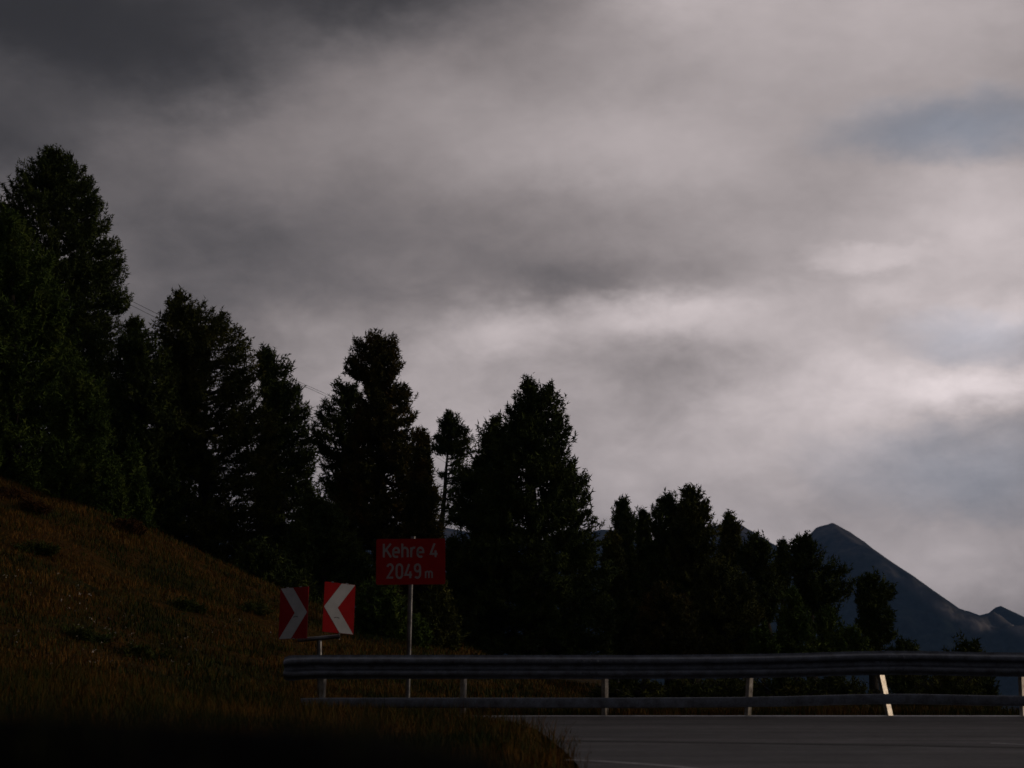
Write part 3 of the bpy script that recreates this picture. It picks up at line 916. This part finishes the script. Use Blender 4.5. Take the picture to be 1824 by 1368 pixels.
# lower left: young green pines on the crest
make_tree('young_pine', [(640, 128, 146), (665, 118, 172), (700, 108, 188), (750, 98, 196), (800, 90, 200), (850, 84, 210), (900, 82, 218), (925, 95, 200)],
          43.0, 'bushy young pine with a visible thin stem on the grassy crest at left', group=YOUNG, base_px=(108, 930), seed=28, trunk_r=0.09, mat_key='pine_young', spray=0.6, up=1.2, tuft=0.27)
make_tree('young_pine', [(812, 192, 200), (830, 186, 208), (855, 182, 216), (890, 172, 226), (920, 170, 232)],
          41.5, 'small pointed young pine right of the bushy one on the crest at left', group=YOUNG, base_px=(203, 925), seed=29, trunk_r=0.06, mat_key='pine_young', spray=0.4, up=1.6, tuft=0.22)
make_tree('young_pine', [(788, 234, 244), (815, 228, 252), (850, 224, 262), (890, 222, 268), (935, 228, 272)],
          42.0, 'slender young pine before the dark wood, third of the young ones at left', group=YOUNG, base_px=(246, 940), seed=30, trunk_r=0.06, mat_key='pine_young', spray=0.4, up=1.6, tuft=0.22)
# dense dark trees deep between the crowns
make_tree('stone_pine', [(650, 140, 190), (700, 120, 230), (800, 110, 260), (880, 120, 270)], 66.0, 'dark pine in deep shade behind the young pines at left', group=PINES,
          base_px=(190, 900), seed=31, trunk_r=0.3, spray=0.9, tuft=0.36)
make_tree('stone_pine', [(880, 540, 590), (930, 520, 620), (1000, 500, 660), (1060, 520, 660)], 50.0, 'low dark pine in front of the gap left of the rusty pine', group=PINES,
          base_px=(585, 1065), seed=32, trunk_r=0.2, spray=0.7, tuft=0.32)
make_tree('stone_pine', [(960, 440, 470), (985, 420, 505), (1020, 415, 545), (1060, 430, 570), (1095, 450, 575)], 47.0, 'low dark spreading pine just behind the crest left of the chevron panels', group=PINES,
          base_px=(500, 1060), seed=38, trunk_r=0.15, spray=0.7, tuft=0.32)
make_tree('young_pine', [(1030, 655, 680), (1050, 640, 715), (1090, 632, 735), (1140, 640, 740)], 38.0, 'dark young pine on the slope between the chevron panels and the sign post', group=YOUNG,
          base_px=(686, 1120), seed=33, trunk_r=0.08, mat_key='pine_young', spray=0.5, up=1.2, tuft=0.24)
make_tree('young_pine', [(1030, 772, 790), (1060, 756, 802), (1100, 748, 815), (1150, 745, 820)], 40.0, 'young olive pine right of the sign post, below the red sign', group=YOUNG,
          base_px=(782, 1145), seed=34, trunk_r=0.08, mat_key='pine_olive', spray=0.5, up=1.2, tuft=0.24)
make_tree('stone_pine', [(952, 802, 814), (980, 792, 824), (1030, 785, 832), (1100, 782, 836), (1165, 785, 836)], 51.0, 'slim dark pine filling the gap right of the red sign', group=PINES,
          base_px=(810, 1170), seed=39, trunk_r=0.14, spray=0.55, tuft=0.28)
make_tree('young_pine', [(1092, 736, 748), (1110, 730, 760), (1150, 728, 770)], 36.0, 'smallest young pine close behind the sign post above the rail', group=YOUNG,
          base_px=(750, 1150), seed=35, trunk_r=0.05, mat_key='pine_young', spray=0.35, up=1.3, tuft=0.20)
# bushes breaking the rail line at right
make_tree('dwarf_pine', [(1136, 1602, 1614), (1142, 1594, 1624), (1152, 1584, 1632), (1172, 1574, 1640), (1200, 1570, 1648)], 33.0, 'dark rounded dwarf pine bush peeping over the rail beside the leaning post', 'bush',
          base_px=(1606, 1215), seed=36, trunk_r=0.05, mat_key='pine', spray=0.4, tuft=0.2)
make_tree('dwarf_pine', [(1132, 1712, 1730), (1140, 1702, 1740), (1150, 1692, 1746), (1175, 1680, 1756), (1205, 1675, 1765)], 31.0, 'light olive bush peeping over the rail near the right edge', 'bush',
          base_px=(1718, 1215), seed=37, trunk_r=0.05, mat_key='scrub', spray=0.4, up=1.4, tuft=0.2)
# scrub seen under the rail
SC = 'dwarf pine scrub seen under the guard rail'
scr = [(1120, 1196, 'low dark scrub under the rail nearest the big central pine'), (1215, 1198, 'low scrub under the rail left of the fourth post'),
       (1300, 1196, 'low dark scrub framed under the rail just left of the fourth post foot'), (1395, 1198, 'low scrub under the rail right of the fourth post'),
       (1480, 1196, 'low reddish tinged scrub left of the leaning bright post'), (1620, 1196, 'green scrub under the rail just right of the leaning bright post'),
       (1690, 1197, 'green scrub in the middle of the last gap under the rail'), (1742, 1204, 'end scrub bush next to the blue gap under the rail')]
for i, (px, py, lab) in enumerate(scr):
    hw = 62 if i < 7 else 42
    make_tree('scrub_bush', [(py, px - 12, px + 14), (py + 10, px - hw * 0.7, px + hw * 0.7), (py + 30, px - hw, px + hw), (py + 62, px - hw * 0.9, px + hw * 0.9)], 26.5 + (i % 3) * 1.1,
              lab, 'bush', SC, 'scrub' if i % 2 else 'pine_olive', (px, py + 80), 50 + i, 1.0, 0.16, 12, 0.3, 1.2, trunk_r=0.03)
# rusty and dark shrubs on the slope
SH = 'low shrubs on the grassy slope'
shr = [(15, 868, 34, 38, 'shrub_rust', 'rusty brown shrub on the crest at the left edge'), (60, 890, 26, 36, 'shrub_rust', 'smaller rusty shrub right of the one at the left edge'),
       (225, 925, 30, 39, 'shrub_rust', 'rusty shrub on the crest under the pointed young pine'), (60, 965, 44, 35, 'scrub', 'dark green shrub patch on the slope below the rusty shrubs'),
       (140, 1118, 55, 27, 'scrub', 'broad dark green shrub low on the left slope among white flowers'), (255, 1150, 48, 26, 'scrub', 'dark green shrub on the mid slope right of the white flowers'),
       (330, 1068, 34, 30, 'scrub', 'small dark shrub in the upper middle of the slope'), (455, 1072, 30, 30, 'scrub', 'green shrub near the crest left of the chevron panels')]
def hit(px, py, lift=0.0):
    """point of the slope under a sight line"""
    for Yq in np.linspace(21.3, 41.8, 140):
        q = P(px, py, Yq)
        if q.z < float(height(q.x, Yq)) + lift:
            return q
    return None


for i, (px, py, hw, Y, mk, lab) in enumerate(shr):
    d = 16 if mk == 'scrub' else 20
    q = hit(px, py + d)
    Y = q.y if q is not None else 41.5
    sc_ = 30.0 / Y
    make_tree('shrub', [(py, px - hw * 0.5, px + hw * 0.4), (py + d * 0.3, px - hw * 0.95, px + hw * 0.9), (py + d * 0.7, px - hw * 1.1, px + hw * 1.15), (py + d, px - hw * 0.9, px + hw * 0.9)], Y, lab, 'shrub', SH, mk,
              (px, py + d), 70 + i, 2.2, 0.13, 10, 0.16, 1.0, trunk_r=0.012, limbs=False)


# ------------------------------------------------------------------ grass
def blades(rng, X, Y, Z, h, wd, lean=0.6):
    N = len(X)
    a = rng.random(N) * 2 * np.pi
    side = np.stack([np.cos(a), np.sin(a), np.zeros(N)], 1) * wd[:, None]
    b = rng.random(N) * 2 * np.pi
    ln = np.stack([np.cos(b), np.sin(b), np.zeros(N)], 1) * (h * lean * rng.random(N))[:, None]
    p = np.stack([X, Y, Z], 1)
    upz = np.array([0, 0, 1.0])
    mid = p + ln * 0.35 + upz * (h * 0.55)[:, None]
    tip = p + ln + upz * (h * (0.9 + 0.1 * rng.random(N)))[:, None]
    v = np.stack([p - side, p + side, mid + side * 0.6, mid - side * 0.6, tip], 1).reshape(-1, 3)
    i = np.arange(N)[:, None] * 5
    loops = (i + np.array([[0, 1, 2, 3, 3, 2, 4]])).reshape(-1)
    st = (np.arange(N)[:, None] * 7 + np.array([[0, 4]])).reshape(-1)
    return v, loops, st


rng = np.random.default_rng(7)
EX = np.array([e[1] for e in edge])
EXx = np.array([e[0] for e in edge])


def scatter(n, x0, x1, y0, y1):
    X = x0 + (x1 - x0) * rng.random(n)
    Y = y0 + (y1 - y0) * rng.random(n)
    return X, Y


Xs, Ys, Hs, Ws = [], [], [], []
# verge this side of the rail
X, Y = scatter(150000, -8.5, 1.0, 9.0, 21.2)
keep = (X < np.interp(Y, EX, EXx) + 0.15 * rng.normal(size=len(X)) - 0.04) & (X > -0.38 * Y - 0.5)
X, Y = X[keep], Y[keep]
near = np.clip((np.interp(Y, EX, EXx) - X) / 0.5, 0.6, 1)
Xs.append(X); Ys.append(Y); Hs.append((0.09 + 0.15 * rng.random(len(X)) ** 2) * near); Ws.append(np.full(len(X), 0.006))
# strip under and behind the rail
X, Y = scatter(52000, -4.0, 8.3, 20.98, 24.5)
Xs.append(X); Ys.append(Y); Hs.append(0.06 + 0.12 * rng.random(len(X)) ** 2); Ws.append(np.full(len(X), 0.007))
# slope
X, Y = scatter(190000, -17.5, 3.5, 21.0, 43.5)
keep = (X > -0.37 * Y - 0.8)
X, Y = X[keep], Y[keep]
Xs.append(X); Ys.append(Y); Hs.append(0.05 + 0.11 * rng.random(len(X)) ** 2.2); Ws.append(np.full(len(X), 0.010))
X, Y = scatter(45000, -5.0, 9.0, 40.0, 64.0)
Xs.append(X); Ys.append(Y); Hs.append(0.08 + 0.2 * rng.random(len(X)) ** 2); Ws.append(np.full(len(X), 0.016))
X, Y, H_, W_ = map(np.concatenate, (Xs, Ys, Hs, Ws))
clump = fbm(X * 1.3, Y * 1.3, 3, 77)
keep = rng.random(len(X)) < np.clip(clump * 2.6 - 0.45, 0.15, 1)
X, Y, H_, W_ = X[keep], Y[keep], H_[keep] * (0.6 + 0.9 * clump[keep]), W_[keep]
v, lo, st = blades(rng, X, Y, height(X, Y) - 0.04, H_, W_)
link('grass', mesh_np('grass', v, lo, st, None, M['grass']), kind='stuff', label='dry rusty and olive alpine grass on the verge and slope', category='grass')
# added short dark blades that soften the edge of the stand-in mound
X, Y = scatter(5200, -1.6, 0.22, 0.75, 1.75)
Zb = stand_in_h(X, Y)
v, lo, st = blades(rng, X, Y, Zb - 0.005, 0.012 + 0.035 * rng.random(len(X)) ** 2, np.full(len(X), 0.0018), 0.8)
link('stand_in_fringe', mesh_np('stand_in_fringe', v, lo, st, None, M['stand_in_fringe']), kind='stuff', label='added short dark blades softening the made-up mound at the bottom left', category='grass')
# tall seed stalks along the verge
X, Y = scatter(7000, -8.0, 0.6, 11.0, 21.0)
keep = (X < np.interp(Y, EX, EXx) + 0.05) & ((X > -0.37 * Y)) & ((rng.random(len(X)) < 0.35) | (X > np.interp(Y, EX, EXx) - 0.5))
X, Y = X[keep], Y[keep]
v, lo, st = blades(rng, X, Y, height(X, Y) - 0.03, 0.14 + 0.22 * rng.random(len(X)), np.full(len(X), 0.004), 0.7)
link('grass_stalks', mesh_np('grass_stalks', v, lo, st, None, M['grass']), kind='stuff', label='taller thin seed stalks standing out of the verge grass', category='grass')
# pale flower heads on the slope
tri = []
for (px, py, n, sp) in [(75, 1050, 8, 40), (135, 1065, 9, 25), (100, 1100, 8, 60), (200, 1105, 16, 40), (140, 1150, 12, 60), (255, 1130, 10, 30), (190, 1155, 8, 60), (330, 1150, 8, 60), (20, 1020, 6, 20), (420, 1110, 6, 60)]:
    for k in range(n):
        qx, qy = px + rng.normal() * sp, py + rng.normal() * sp * 0.35
        best = hit(qx, qy, 0.22)
        if best is None:
            continue
        for j in range(3):
            c0 = np.array(best) + rng.normal(size=3) * 0.012
            tri += [c0 + rng.normal(size=3) * 0.011 for _ in range(3)]
link('wild_flowers', tris_np('wild_flowers', np.array(tri), M['petal']), kind='stuff', label='tiny pale flower heads scattered over the slope grass', category='flowers')

# ------------------------------------------------------------------ guard rail
RAIL_Y = 20.95


def rail_path(x):
    """y and vertical offset along the rail"""
    y = RAIL_Y - 0.0065 * max(0, x - 0.5) ** 2
    dz = -0.012 + 0.006 * max(0, x - 1.5) + (0.035 * math.exp(-((x - 4.9) / 1.2) ** 2) if x > 0 else 0)
    if x < -2.6:
        dz -= 0.06 * (-2.6 - x) ** 1.2
    return y, dz


root = thing('guard_rail', (-3.0, RAIL_Y, 0), 'long weathered galvanised guard rail with a lower rail along the far road edge', 'guard rail')
Wf = []
for t in np.linspace(0, 1, 25):                      # front face of the double wave beam
    h = -0.155 + 0.31 * t
    d = 0.041 * math.cos(2 * math.pi * (t - 0.25) * 2)
    d = 0.041 * math.tanh(2.2 * d / 0.041) / math.tanh(2.2)
    Wf.append((d, h))
prof_w = Wf + [(d - 0.006, h) for d, h in reversed(Wf)]


def frames(x0, x1, n, zc, yo=0.0, extra=0.0):
    fr = []
    for x in np.linspace(x0, x1, n):
        y, dz = rail_path(x)
        y2, _ = rail_path(x + 0.05)
        t = Vector((0.05, y2 - y, 0)).normalized()
        nrm = Vector((t.y, -t.x, 0))                 # towards the road
        fr.append((Vector((x, y, zc + dz)) + nrm * (yo + extra), nrm, Vector((0, 0, 1))))
    return fr


cuts = [-2.86, 1.02, 4.98, 8.95, 12.9]
for k in range(4):
    b = MB()
    b.sweep(prof_w, frames(cuts[k] - (0.0 if k == 0 else 0.14), cuts[k + 1] + 0.14, 26, 0.645, 0.10, 0.008 * (k % 2)))
    b.build('beam', M['rail'], root, auto=40)
for k in range(1, 4):
    b = MB()
    b.sweep(prof_w, frames(cuts[k] - 0.17, cuts[k] + 0.17, 6, 0.645, 0.10, 0.018))
    b.build('splice_plate', M['rail'], root, auto=40)
for k in range(1, 4):
    for dx in (-0.09, 0.0, 0.09):
        for hz in (0.075, -0.075):
            y, dz = rail_path(cuts[k] + dx)
            c0 = Vector((cuts[k] + dx, y - 0.160, 0.645 + dz + hz))
            b = MB()
            b.tube([c0, c0 - Vector((0, 0.014, 0))], [0.020, 0.014], 8)
            b.build('bolt', M['rail'], root)
# rounded end shoe
b = MB()
fr = []
for x, s in ((-2.72, 1.0), (-2.86, 1.05), (-2.93, 1.03), (-2.98, 0.88)):
    y, dz = rail_path(x)
    fr.append((Vector((x, y, 0.645 + dz)), Vector((0, -1, 0)), Vector((0, 0, 1)), s))
shoe = [(d + 0.010, h) for d, h in Wf] + [(d - 0.012, h) for d, h in reversed(Wf)]
vsx = []
for (o, dd, dh, s) in fr:
    vsx.append((o + Vector((0, -0.10, 0)), dd, dh * s))
b.sweep(shoe, vsx)
b.build('end_shoe', M['rail'], root, auto=40)
# lower rail: flattened tube
lp = []
for k in range(16):
    a = 2 * math.pi * k / 16
    lp.append((0.030 * math.copysign(abs(math.cos(a)) ** 0.6, math.cos(a)), 0.066 * math.copysign(abs(math.sin(a)) ** 0.6, math.sin(a))))
b = MB()
b.sweep(lp, frames(-2.75, 12.9, 60, 0.185, 0.085))
b.build('lower_rail', M['rail'], root, auto=50)


def rail_post(px, face, tilt, lit_w):
    """C-section steel post; face = yaw so that the right flank turns to the viewer, tilt = lean sideways"""
    x = P(px, 1240, RAIL_Y + 0.06).x
    y, dz = rail_path(x)
    w2, dp, th = 0.026, lit_w, 0.006
    prof = [(-w2, 0), (w2, 0), (w2, dp), (-w2, dp), (-w2, dp - th), (w2 - th, dp - th), (w2 - th, th), (-w2, th)]
    Mx = Matrix.Translation((x, y, 0.30)) @ Matrix.Rotation(tilt, 4, 'Y') @ Matrix.Rotation(-face, 4, 'Z')
    b_ = MB()
    n = len(prof)
    vs_ = [Mx @ Vector((q[0], q[1] - 0.0, -0.55)) for q in prof] + [Mx @ Vector((q[0], q[1], 0.42)) for q in prof]
    fs_ = [(k, (k + 1) % n, (k + 1) % n + n, k + n) for k in range(n)] + [tuple(range(n)), tuple(range(2 * n - 1, n - 1, -1))]
    b_.add(vs_, fs_)
    b_.build('post', M['post'], root)


rail_post(573, R(14), R(1.5), 0.10)
rail_post(823, R(20), R(1.0), 0.10)
rail_post(1074, R(30), R(0.5), 0.10)
rail_post(1329, R(36), R(4.0), 0.10)
rail_post(1566, R(54), R(-10.5), 0.085)
rail_post(1805, R(50), R(0), 0.10)
rail_post(2060, R(40), R(2), 0.10)
rail_post(2310, R(40), R(0), 0.10)
for x in (-2.55, -0.66, 1.2, 3.1, 4.75, 6.7):        # spacers between post and beam
    y, dz = rail_path(x)
    b = MB()
    b.tube([(x, y + 0.0, 0.645 + dz), (x, y - 0.075, 0.645 + dz)], 0.035, 8)
    b.build('spacer', M['rail'], root)


# ------------------------------------------------------------------ signs
def ribbon(pts, wd, closed=False):
    """mitred flat stroke as one polygon strip: returns left and right outlines"""
    pts = [Vector(p) for p in pts]
    n = len(pts)
    L_, R_ = [], []
    for i in range(n):
        if closed:
            a, b_, c_ = pts[(i - 1) % n], pts[i], pts[(i + 1) % n]
        else:
            a, b_, c_ = pts[max(i - 1, 0)], pts[i], pts[min(i + 1, n - 1)]
        d0 = (b_ - a).normalized() if (b_ - a).length else (c_ - b_).normalized()
        d1 = (c_ - b_).normalized() if (c_ - b_).length else d0
        n0, n1 = Vector((-d0.y, d0.x)), Vector((-d1.y, d1.x))
        mt = (n0 + n1)
        mt = mt.normalized() if mt.length > 1e-6 else n0
        k = min(1 / max(mt.dot(n0), 0.5), 1.6) * wd / 2
        L_.append(b_ + mt * k)
        R_.append(b_ - mt * k)
    return L_, R_


def arc(cx, cy, rx, ry, a0, a1, n=8):
    return [(cx + rx * math.cos(R(a0 + (a1 - a0) * k / n)), cy + ry * math.sin(R(a0 + (a1 - a0) * k / n))) for k in range(n + 1)]


GLY = {
    'K': ([[(0.06, 0), (0.06, 1)], [(0.58, 1), (0.08, 0.40)], [(0.24, 0.57), (0.60, 0)]], 0.66),
    'e': ([[(0.05, 0.37), (0.47, 0.37)] + arc(0.26, 0.46, 0.21, 0.24, 0, 180) + [(0.05, 0.25)] + arc(0.26, 0.25, 0.21, 0.22, 180, 310)], 0.54),
    'h': ([[(0.06, 0), (0.06, 1)], [(0.06, 0.50)] + arc(0.26, 0.48, 0.20, 0.22, 150, 0) + [(0.46, 0)]], 0.54),
    'r': ([[(0.06, 0), (0.06, 0.72)], [(0.06, 0.45)] + arc(0.28, 0.46, 0.20, 0.24, 160, 70)], 0.42),
    '4': ([[(0.34, 1), (0.05, 0.24), (0.56, 0.24)], [(0.42, 0.48), (0.42, 0)]], 0.60),
    '2': ([arc(0.26, 0.74, 0.21, 0.25, 165, -20) + [(0.06, 0.05), (0.50, 0.05)]], 0.56),
    '0': ([arc(0.27, 0.72, 0.21, 0.26, 0, 180) + arc(0.27, 0.28, 0.21, 0.26, 180, 360) + [(0.48, 0.72)]], 0.56),
    '9': ([arc(0.26, 0.72, 0.20, 0.25, 0, 360, 16), [(0.46, 0.74), (0.46, 0.30)] + arc(0.25, 0.28, 0.21, 0.25, 0, -140)], 0.54),
    'm': ([[(0.06, 0), (0.06, 0.70)], [(0.06, 0.48)] + arc(0.23, 0.50, 0.16, 0.19, 150, 0) + [(0.39, 0)], [(0.39, 0.48)] + arc(0.56, 0.50, 0.16, 0.19, 150, 0) + [(0.72, 0)]], 0.80),
}


def write(mb_, ch, ox, oz, sx, sz, wd, Mx, lift):
    for k, st_ in enumerate(GLY[ch][0]):
        pts = [(ox + p[0] * sx, oz + p[1] * sz) for p in st_]
        L_, R_ = ribbon(pts, wd)
        y0 = -lift - 0.0006 * k
        n = len(L_)
        vs_ = [Mx @ Vector((p.x, y0, p.y)) for p in L_] + [Mx @ Vector((p.x, y0, p.y)) for p in R_]
        mb_.add(vs_, [(i, i + 1, i + 1 + n, i + n) for i in range(n - 1)])


def rounded(w_, h_, r_, n=5):
    pts = []
    for cx, cy, a0 in ((w_ / 2 - r_, h_ / 2 - r_, 0), (-w_ / 2 + r_, h_ / 2 - r_, 90), (-w_ / 2 + r_, -h_ / 2 + r_, 180), (w_ / 2 - r_, -h_ / 2 + r_, 270)):
        pts += arc(cx, cy, r_, r_, a0, a0 + 90, n)
    return pts


# altitude sign
SY = 23.0
ppm = FPX / SY * 1.0
ctr = P(731.5, 1000.3, SY)
pl, pr = P(670, 1000, SY), P(793, 1000, SY)
pw = pr.x - pl.x
ph = P(731, 959.5, SY).z - P(731, 1041, SY).z
foot = P(726, 1240, SY)
gz = float(height(foot.x, SY + 0.06))
root = thing('altitude_sign', (foot.x, SY + 0.06, gz), 'red rectangular altitude sign on a tall grey post, lettered Kehre 4 and 2049 m', 'road sign')
b = MB()
tp = P(736, 955, SY)
b.tube([(foot.x - 0.01, SY + 0.06, gz - 0.3), (P(731, 1041, SY).x, SY + 0.06, P(731, 1041, SY).z), (P(735.5, 955, SY).x, SY + 0.06, tp.z)], 0.036, 14)
b.build('post', M['tube'], root, auto=50)
Mx = Matrix.Translation(ctr) @ Matrix.Rotation(R(-0.4), 4, 'Y')
b = MB()
b.prism(rounded(pw, ph, 0.025), Mx, 0.012)
panel = b.build('panel', M['red'], root)
b = MB()
ip = 1.0 / (122.0 / pw)                                # metres per pixel on the panel


def lx(px):
    return (px - 731.5) * ip


def lz(py):
    return (1000.3 - py) * ip


CAP = 24.2 * ip
for ch, x0 in (('K', 682.5), ('e', 699.5), ('h', 715.2), ('r', 731.0), ('e', 742.5), ('4', 765.5)):
    write(b, ch, lx(x0), lz(992.8), 24.0 * ip, CAP, 3.7 * ip, Mx, 0.003)
for ch, x0 in (('2', 689.0), ('0', 705.3), ('4', 721.0), ('9', 737.5)):
    write(b, ch, lx(x0), lz(1029.5), 23.5 * ip, 25.0 * ip, 3.7 * ip, Mx, 0.003)
write(b, 'm', lx(756.8), lz(1029.5), 17.5 * ip, 17.0 * ip, 2.7 * ip, Mx, 0.003)
me = bpy.data.meshes.new('lettering')
me.from_pydata([tuple(Vector(p) - root.location) for p in b.v], [], b.f)
me.materials.append(M['letters'])
lo_ = link('lettering', me, panel)
for zc in (0.2, -0.2):
    b = MB()
    c0 = ctr + Vector((0.0, 0.014, zc))
    b.add([c0 + Vector((dx * 0.12, dy, dz * 0.02)) for dy in (0, 0.02) for dx, dz in ((-1, -1), (1, -1), (1, 1), (-1, 1))],
          [(0, 1, 2, 3), (7, 6, 5, 4), (0, 4, 5, 1), (1, 5, 6, 2), (2, 6, 7, 3), (3, 7, 4, 0)])
    b.build('bracket', M['tube'], root)

# chevron sign
CY = 22.3
foot = P(571, 1245, CY)
gz = float(height(foot.x, CY))
root = thing('chevron_sign', (foot.x, CY, gz), 'two red and white chevron panels pointing together on a T shaped post', 'road sign')
b = MB()
tpp = P(568.5, 1139, CY)
b.tube([(foot.x, CY, gz - 0.3), (tpp.x, CY, tpp.z)], 0.038, 16)
b.build('post', M['tube'], root, auto=50)
b = MB()
e0, e1 = P(530, 1140.5, CY), P(606, 1133.5, CY)
e0.y -= 0.02
e1.y -= 0.02
b.tube([e0, e1], 0.030, 12)
b.build('crossbar', M['tube'], root, auto=50)
for px_c, py_c, roll, yaw, sgn, rm in ((522.8, 1091.8, R(-3.2), R(-22), 1, 'red_dark'), (604.0, 1083.0, R(6.0), R(23), -1, 'red')):
    c0 = P(px_c, py_c, CY - 0.03)
    Mx = Matrix.Translation(c0) @ Matrix.Rotation(yaw, 4, 'Z') @ Matrix.Rotation(-math.asin(math.tan(roll) / math.tan(yaw)), 4, 'X') @ Matrix.Rotation(roll, 4, 'Y')
    W_, H2 = 52.0 * CY / FPX / math.cos(yaw), 90.5 * CY / FPX
    b = MB()
    b.prism(rounded(W_, H2, 0.012, 3), Mx, 0.014)
    pn = b.build('panel', M[rm], root)
    # arrow band
    hw, hh = W_ / 2 - 0.006, H2 / 2 - 0.004
    bw = W_ * 0.44
    poly = [(-hw, hh), (-hw + bw, hh), (hw, 0.0), (-hw + bw, -hh), (-hw, -hh), (hw - bw, 0.0)]
    b = MB()
    Q = Mx @ Matrix.Diagonal((sgn, 1, 1, 1))
    vs_ = [Q @ Vector((x, -0.004, z)) for x, z in poly]
    b.add(vs_, [(0, 1, 2, 5), (5, 2, 3, 4)])
    me = bpy.data.meshes.new('chevron_mark')
    me.from_pydata([tuple(Vector(p) - root.location) for p in b.v], [], b.f)
    me.materials.append(M['white'])
    link('chevron_mark', me, pn)
    # scuff and clips
    b = MB()
    sx0 = 0.04 if sgn > 0 else -0.03
    L_, R_ = ribbon(arc(sx0, -H2 * 0.10 if sgn > 0 else -H2 * 0.22, 0.04, 0.02, 160, 20), 0.007)
    n = len(L_)
    b.add([Mx @ Vector((p.x, -0.007, p.y)) for p in L_] + [Mx @ Vector((p.x, -0.007, p.y)) for p in R_], [(i, i + 1, i + 1 + n, i + n) for i in range(n - 1)])
    me = bpy.data.meshes.new('scuff_mark')
    me.from_pydata([tuple(Vector(p) - root.location) for p in b.v], [], b.f)
    me.materials.append(M['scuff'])
    link('scuff_mark', me, pn)
    for xx, zz_ in ((-0.25 * W_, 1), (0.22 * W_, 1), (0.05 * W_, -1)):
        b = MB()
        cc = Mx @ Vector((xx, 0.0, zz_ * (H2 / 2)))
        b.tube([cc + Vector((-0.018, 0.004, 0)), cc + Vector((0.018, 0.004, 0))], 0.010, 6)
        b.build('clip', M['alu'], root)
    # bracket foot on the crossbar
    b = MB()
    bx_ = P(540 if sgn > 0 else 603, 1135, CY)
    b.tube([bx_ + Vector((0, 0.03, -0.03)), bx_ + Vector((0, 0.03, 0.25))], 0.016, 8)
    b.build('bracket', M['tube'], root)

# ------------------------------------------------------------------ overhead cables
cab = [([(-260, 300, 55), (228, 541, 90), (300, 577, 97), (575, 703, 125), (784, 818, 150), (835, 852, 160), (1000, 955, 185)], 'uppermost thin dark overhead cable crossing the sky gaps between the pines'),
       ([(-260, 286, 55), (232, 535, 90), (300, 569, 97), (541, 684, 120), (575, 699, 125), (784, 812, 150), (835, 845, 160), (1000, 945, 185)], 'twin cable running close above the uppermost overhead cable'),
       ([(-260, 345, 55), (205, 575, 85), (575, 738, 125), (768, 853, 150), (835, 893, 160), (1000, 990, 185)], 'lower overhead cable passing behind the thin bare trunked pine'),
       ([(-260, 360, 55), (205, 586, 85), (575, 752, 125), (768, 864, 150), (835, 904, 160), (1000, 1003, 185)], 'lowest overhead cable passing behind the thin bare trunked pine')]
for pts, lab in cab:
    b = MB()
    b.tube([P(*p) for p in pts], 0.014, 6)
    b.build('overhead_cable', M['cable'], None, True, origin=P(*pts[0]), label=lab, category='cable', group='overhead cables behind the pines')

# ------------------------------------------------------------------ air
hz_m = bpy.data.materials.new('haze')
hz_m.use_nodes = True
ht = hz_m.node_tree
ht.nodes.clear()
pv = ht.nodes.new('ShaderNodeVolumePrincipled')
pv.inputs['Color'].default_value = (0.28, 0.52, 1.0, 1)
pv.inputs['Density'].default_value = 8.0e-5
pv.inputs['Anisotropy'].default_value = 0.0
oo = ht.nodes.new('ShaderNodeOutputMaterial')
ht.links.new(pv.outputs[0], oo.inputs['Volume'])
b = MB()
hx, hy0, hy1, hz0, hz1 = 6300, -500, 6300, -178, 420
b.add([(-hx, hy0, hz0), (hx, hy0, hz0), (hx, hy1, hz0), (-hx, hy1, hz0), (-hx, hy0, hz1), (hx, hy0, hz1), (hx, hy1, hz1), (-hx, hy1, hz1)],
      [(0, 3, 2, 1), (4, 5, 6, 7), (0, 1, 5, 4), (1, 2, 6, 5), (2, 3, 7, 6), (3, 0, 4, 7)])
b.build('haze', hz_m, kind='stuff')
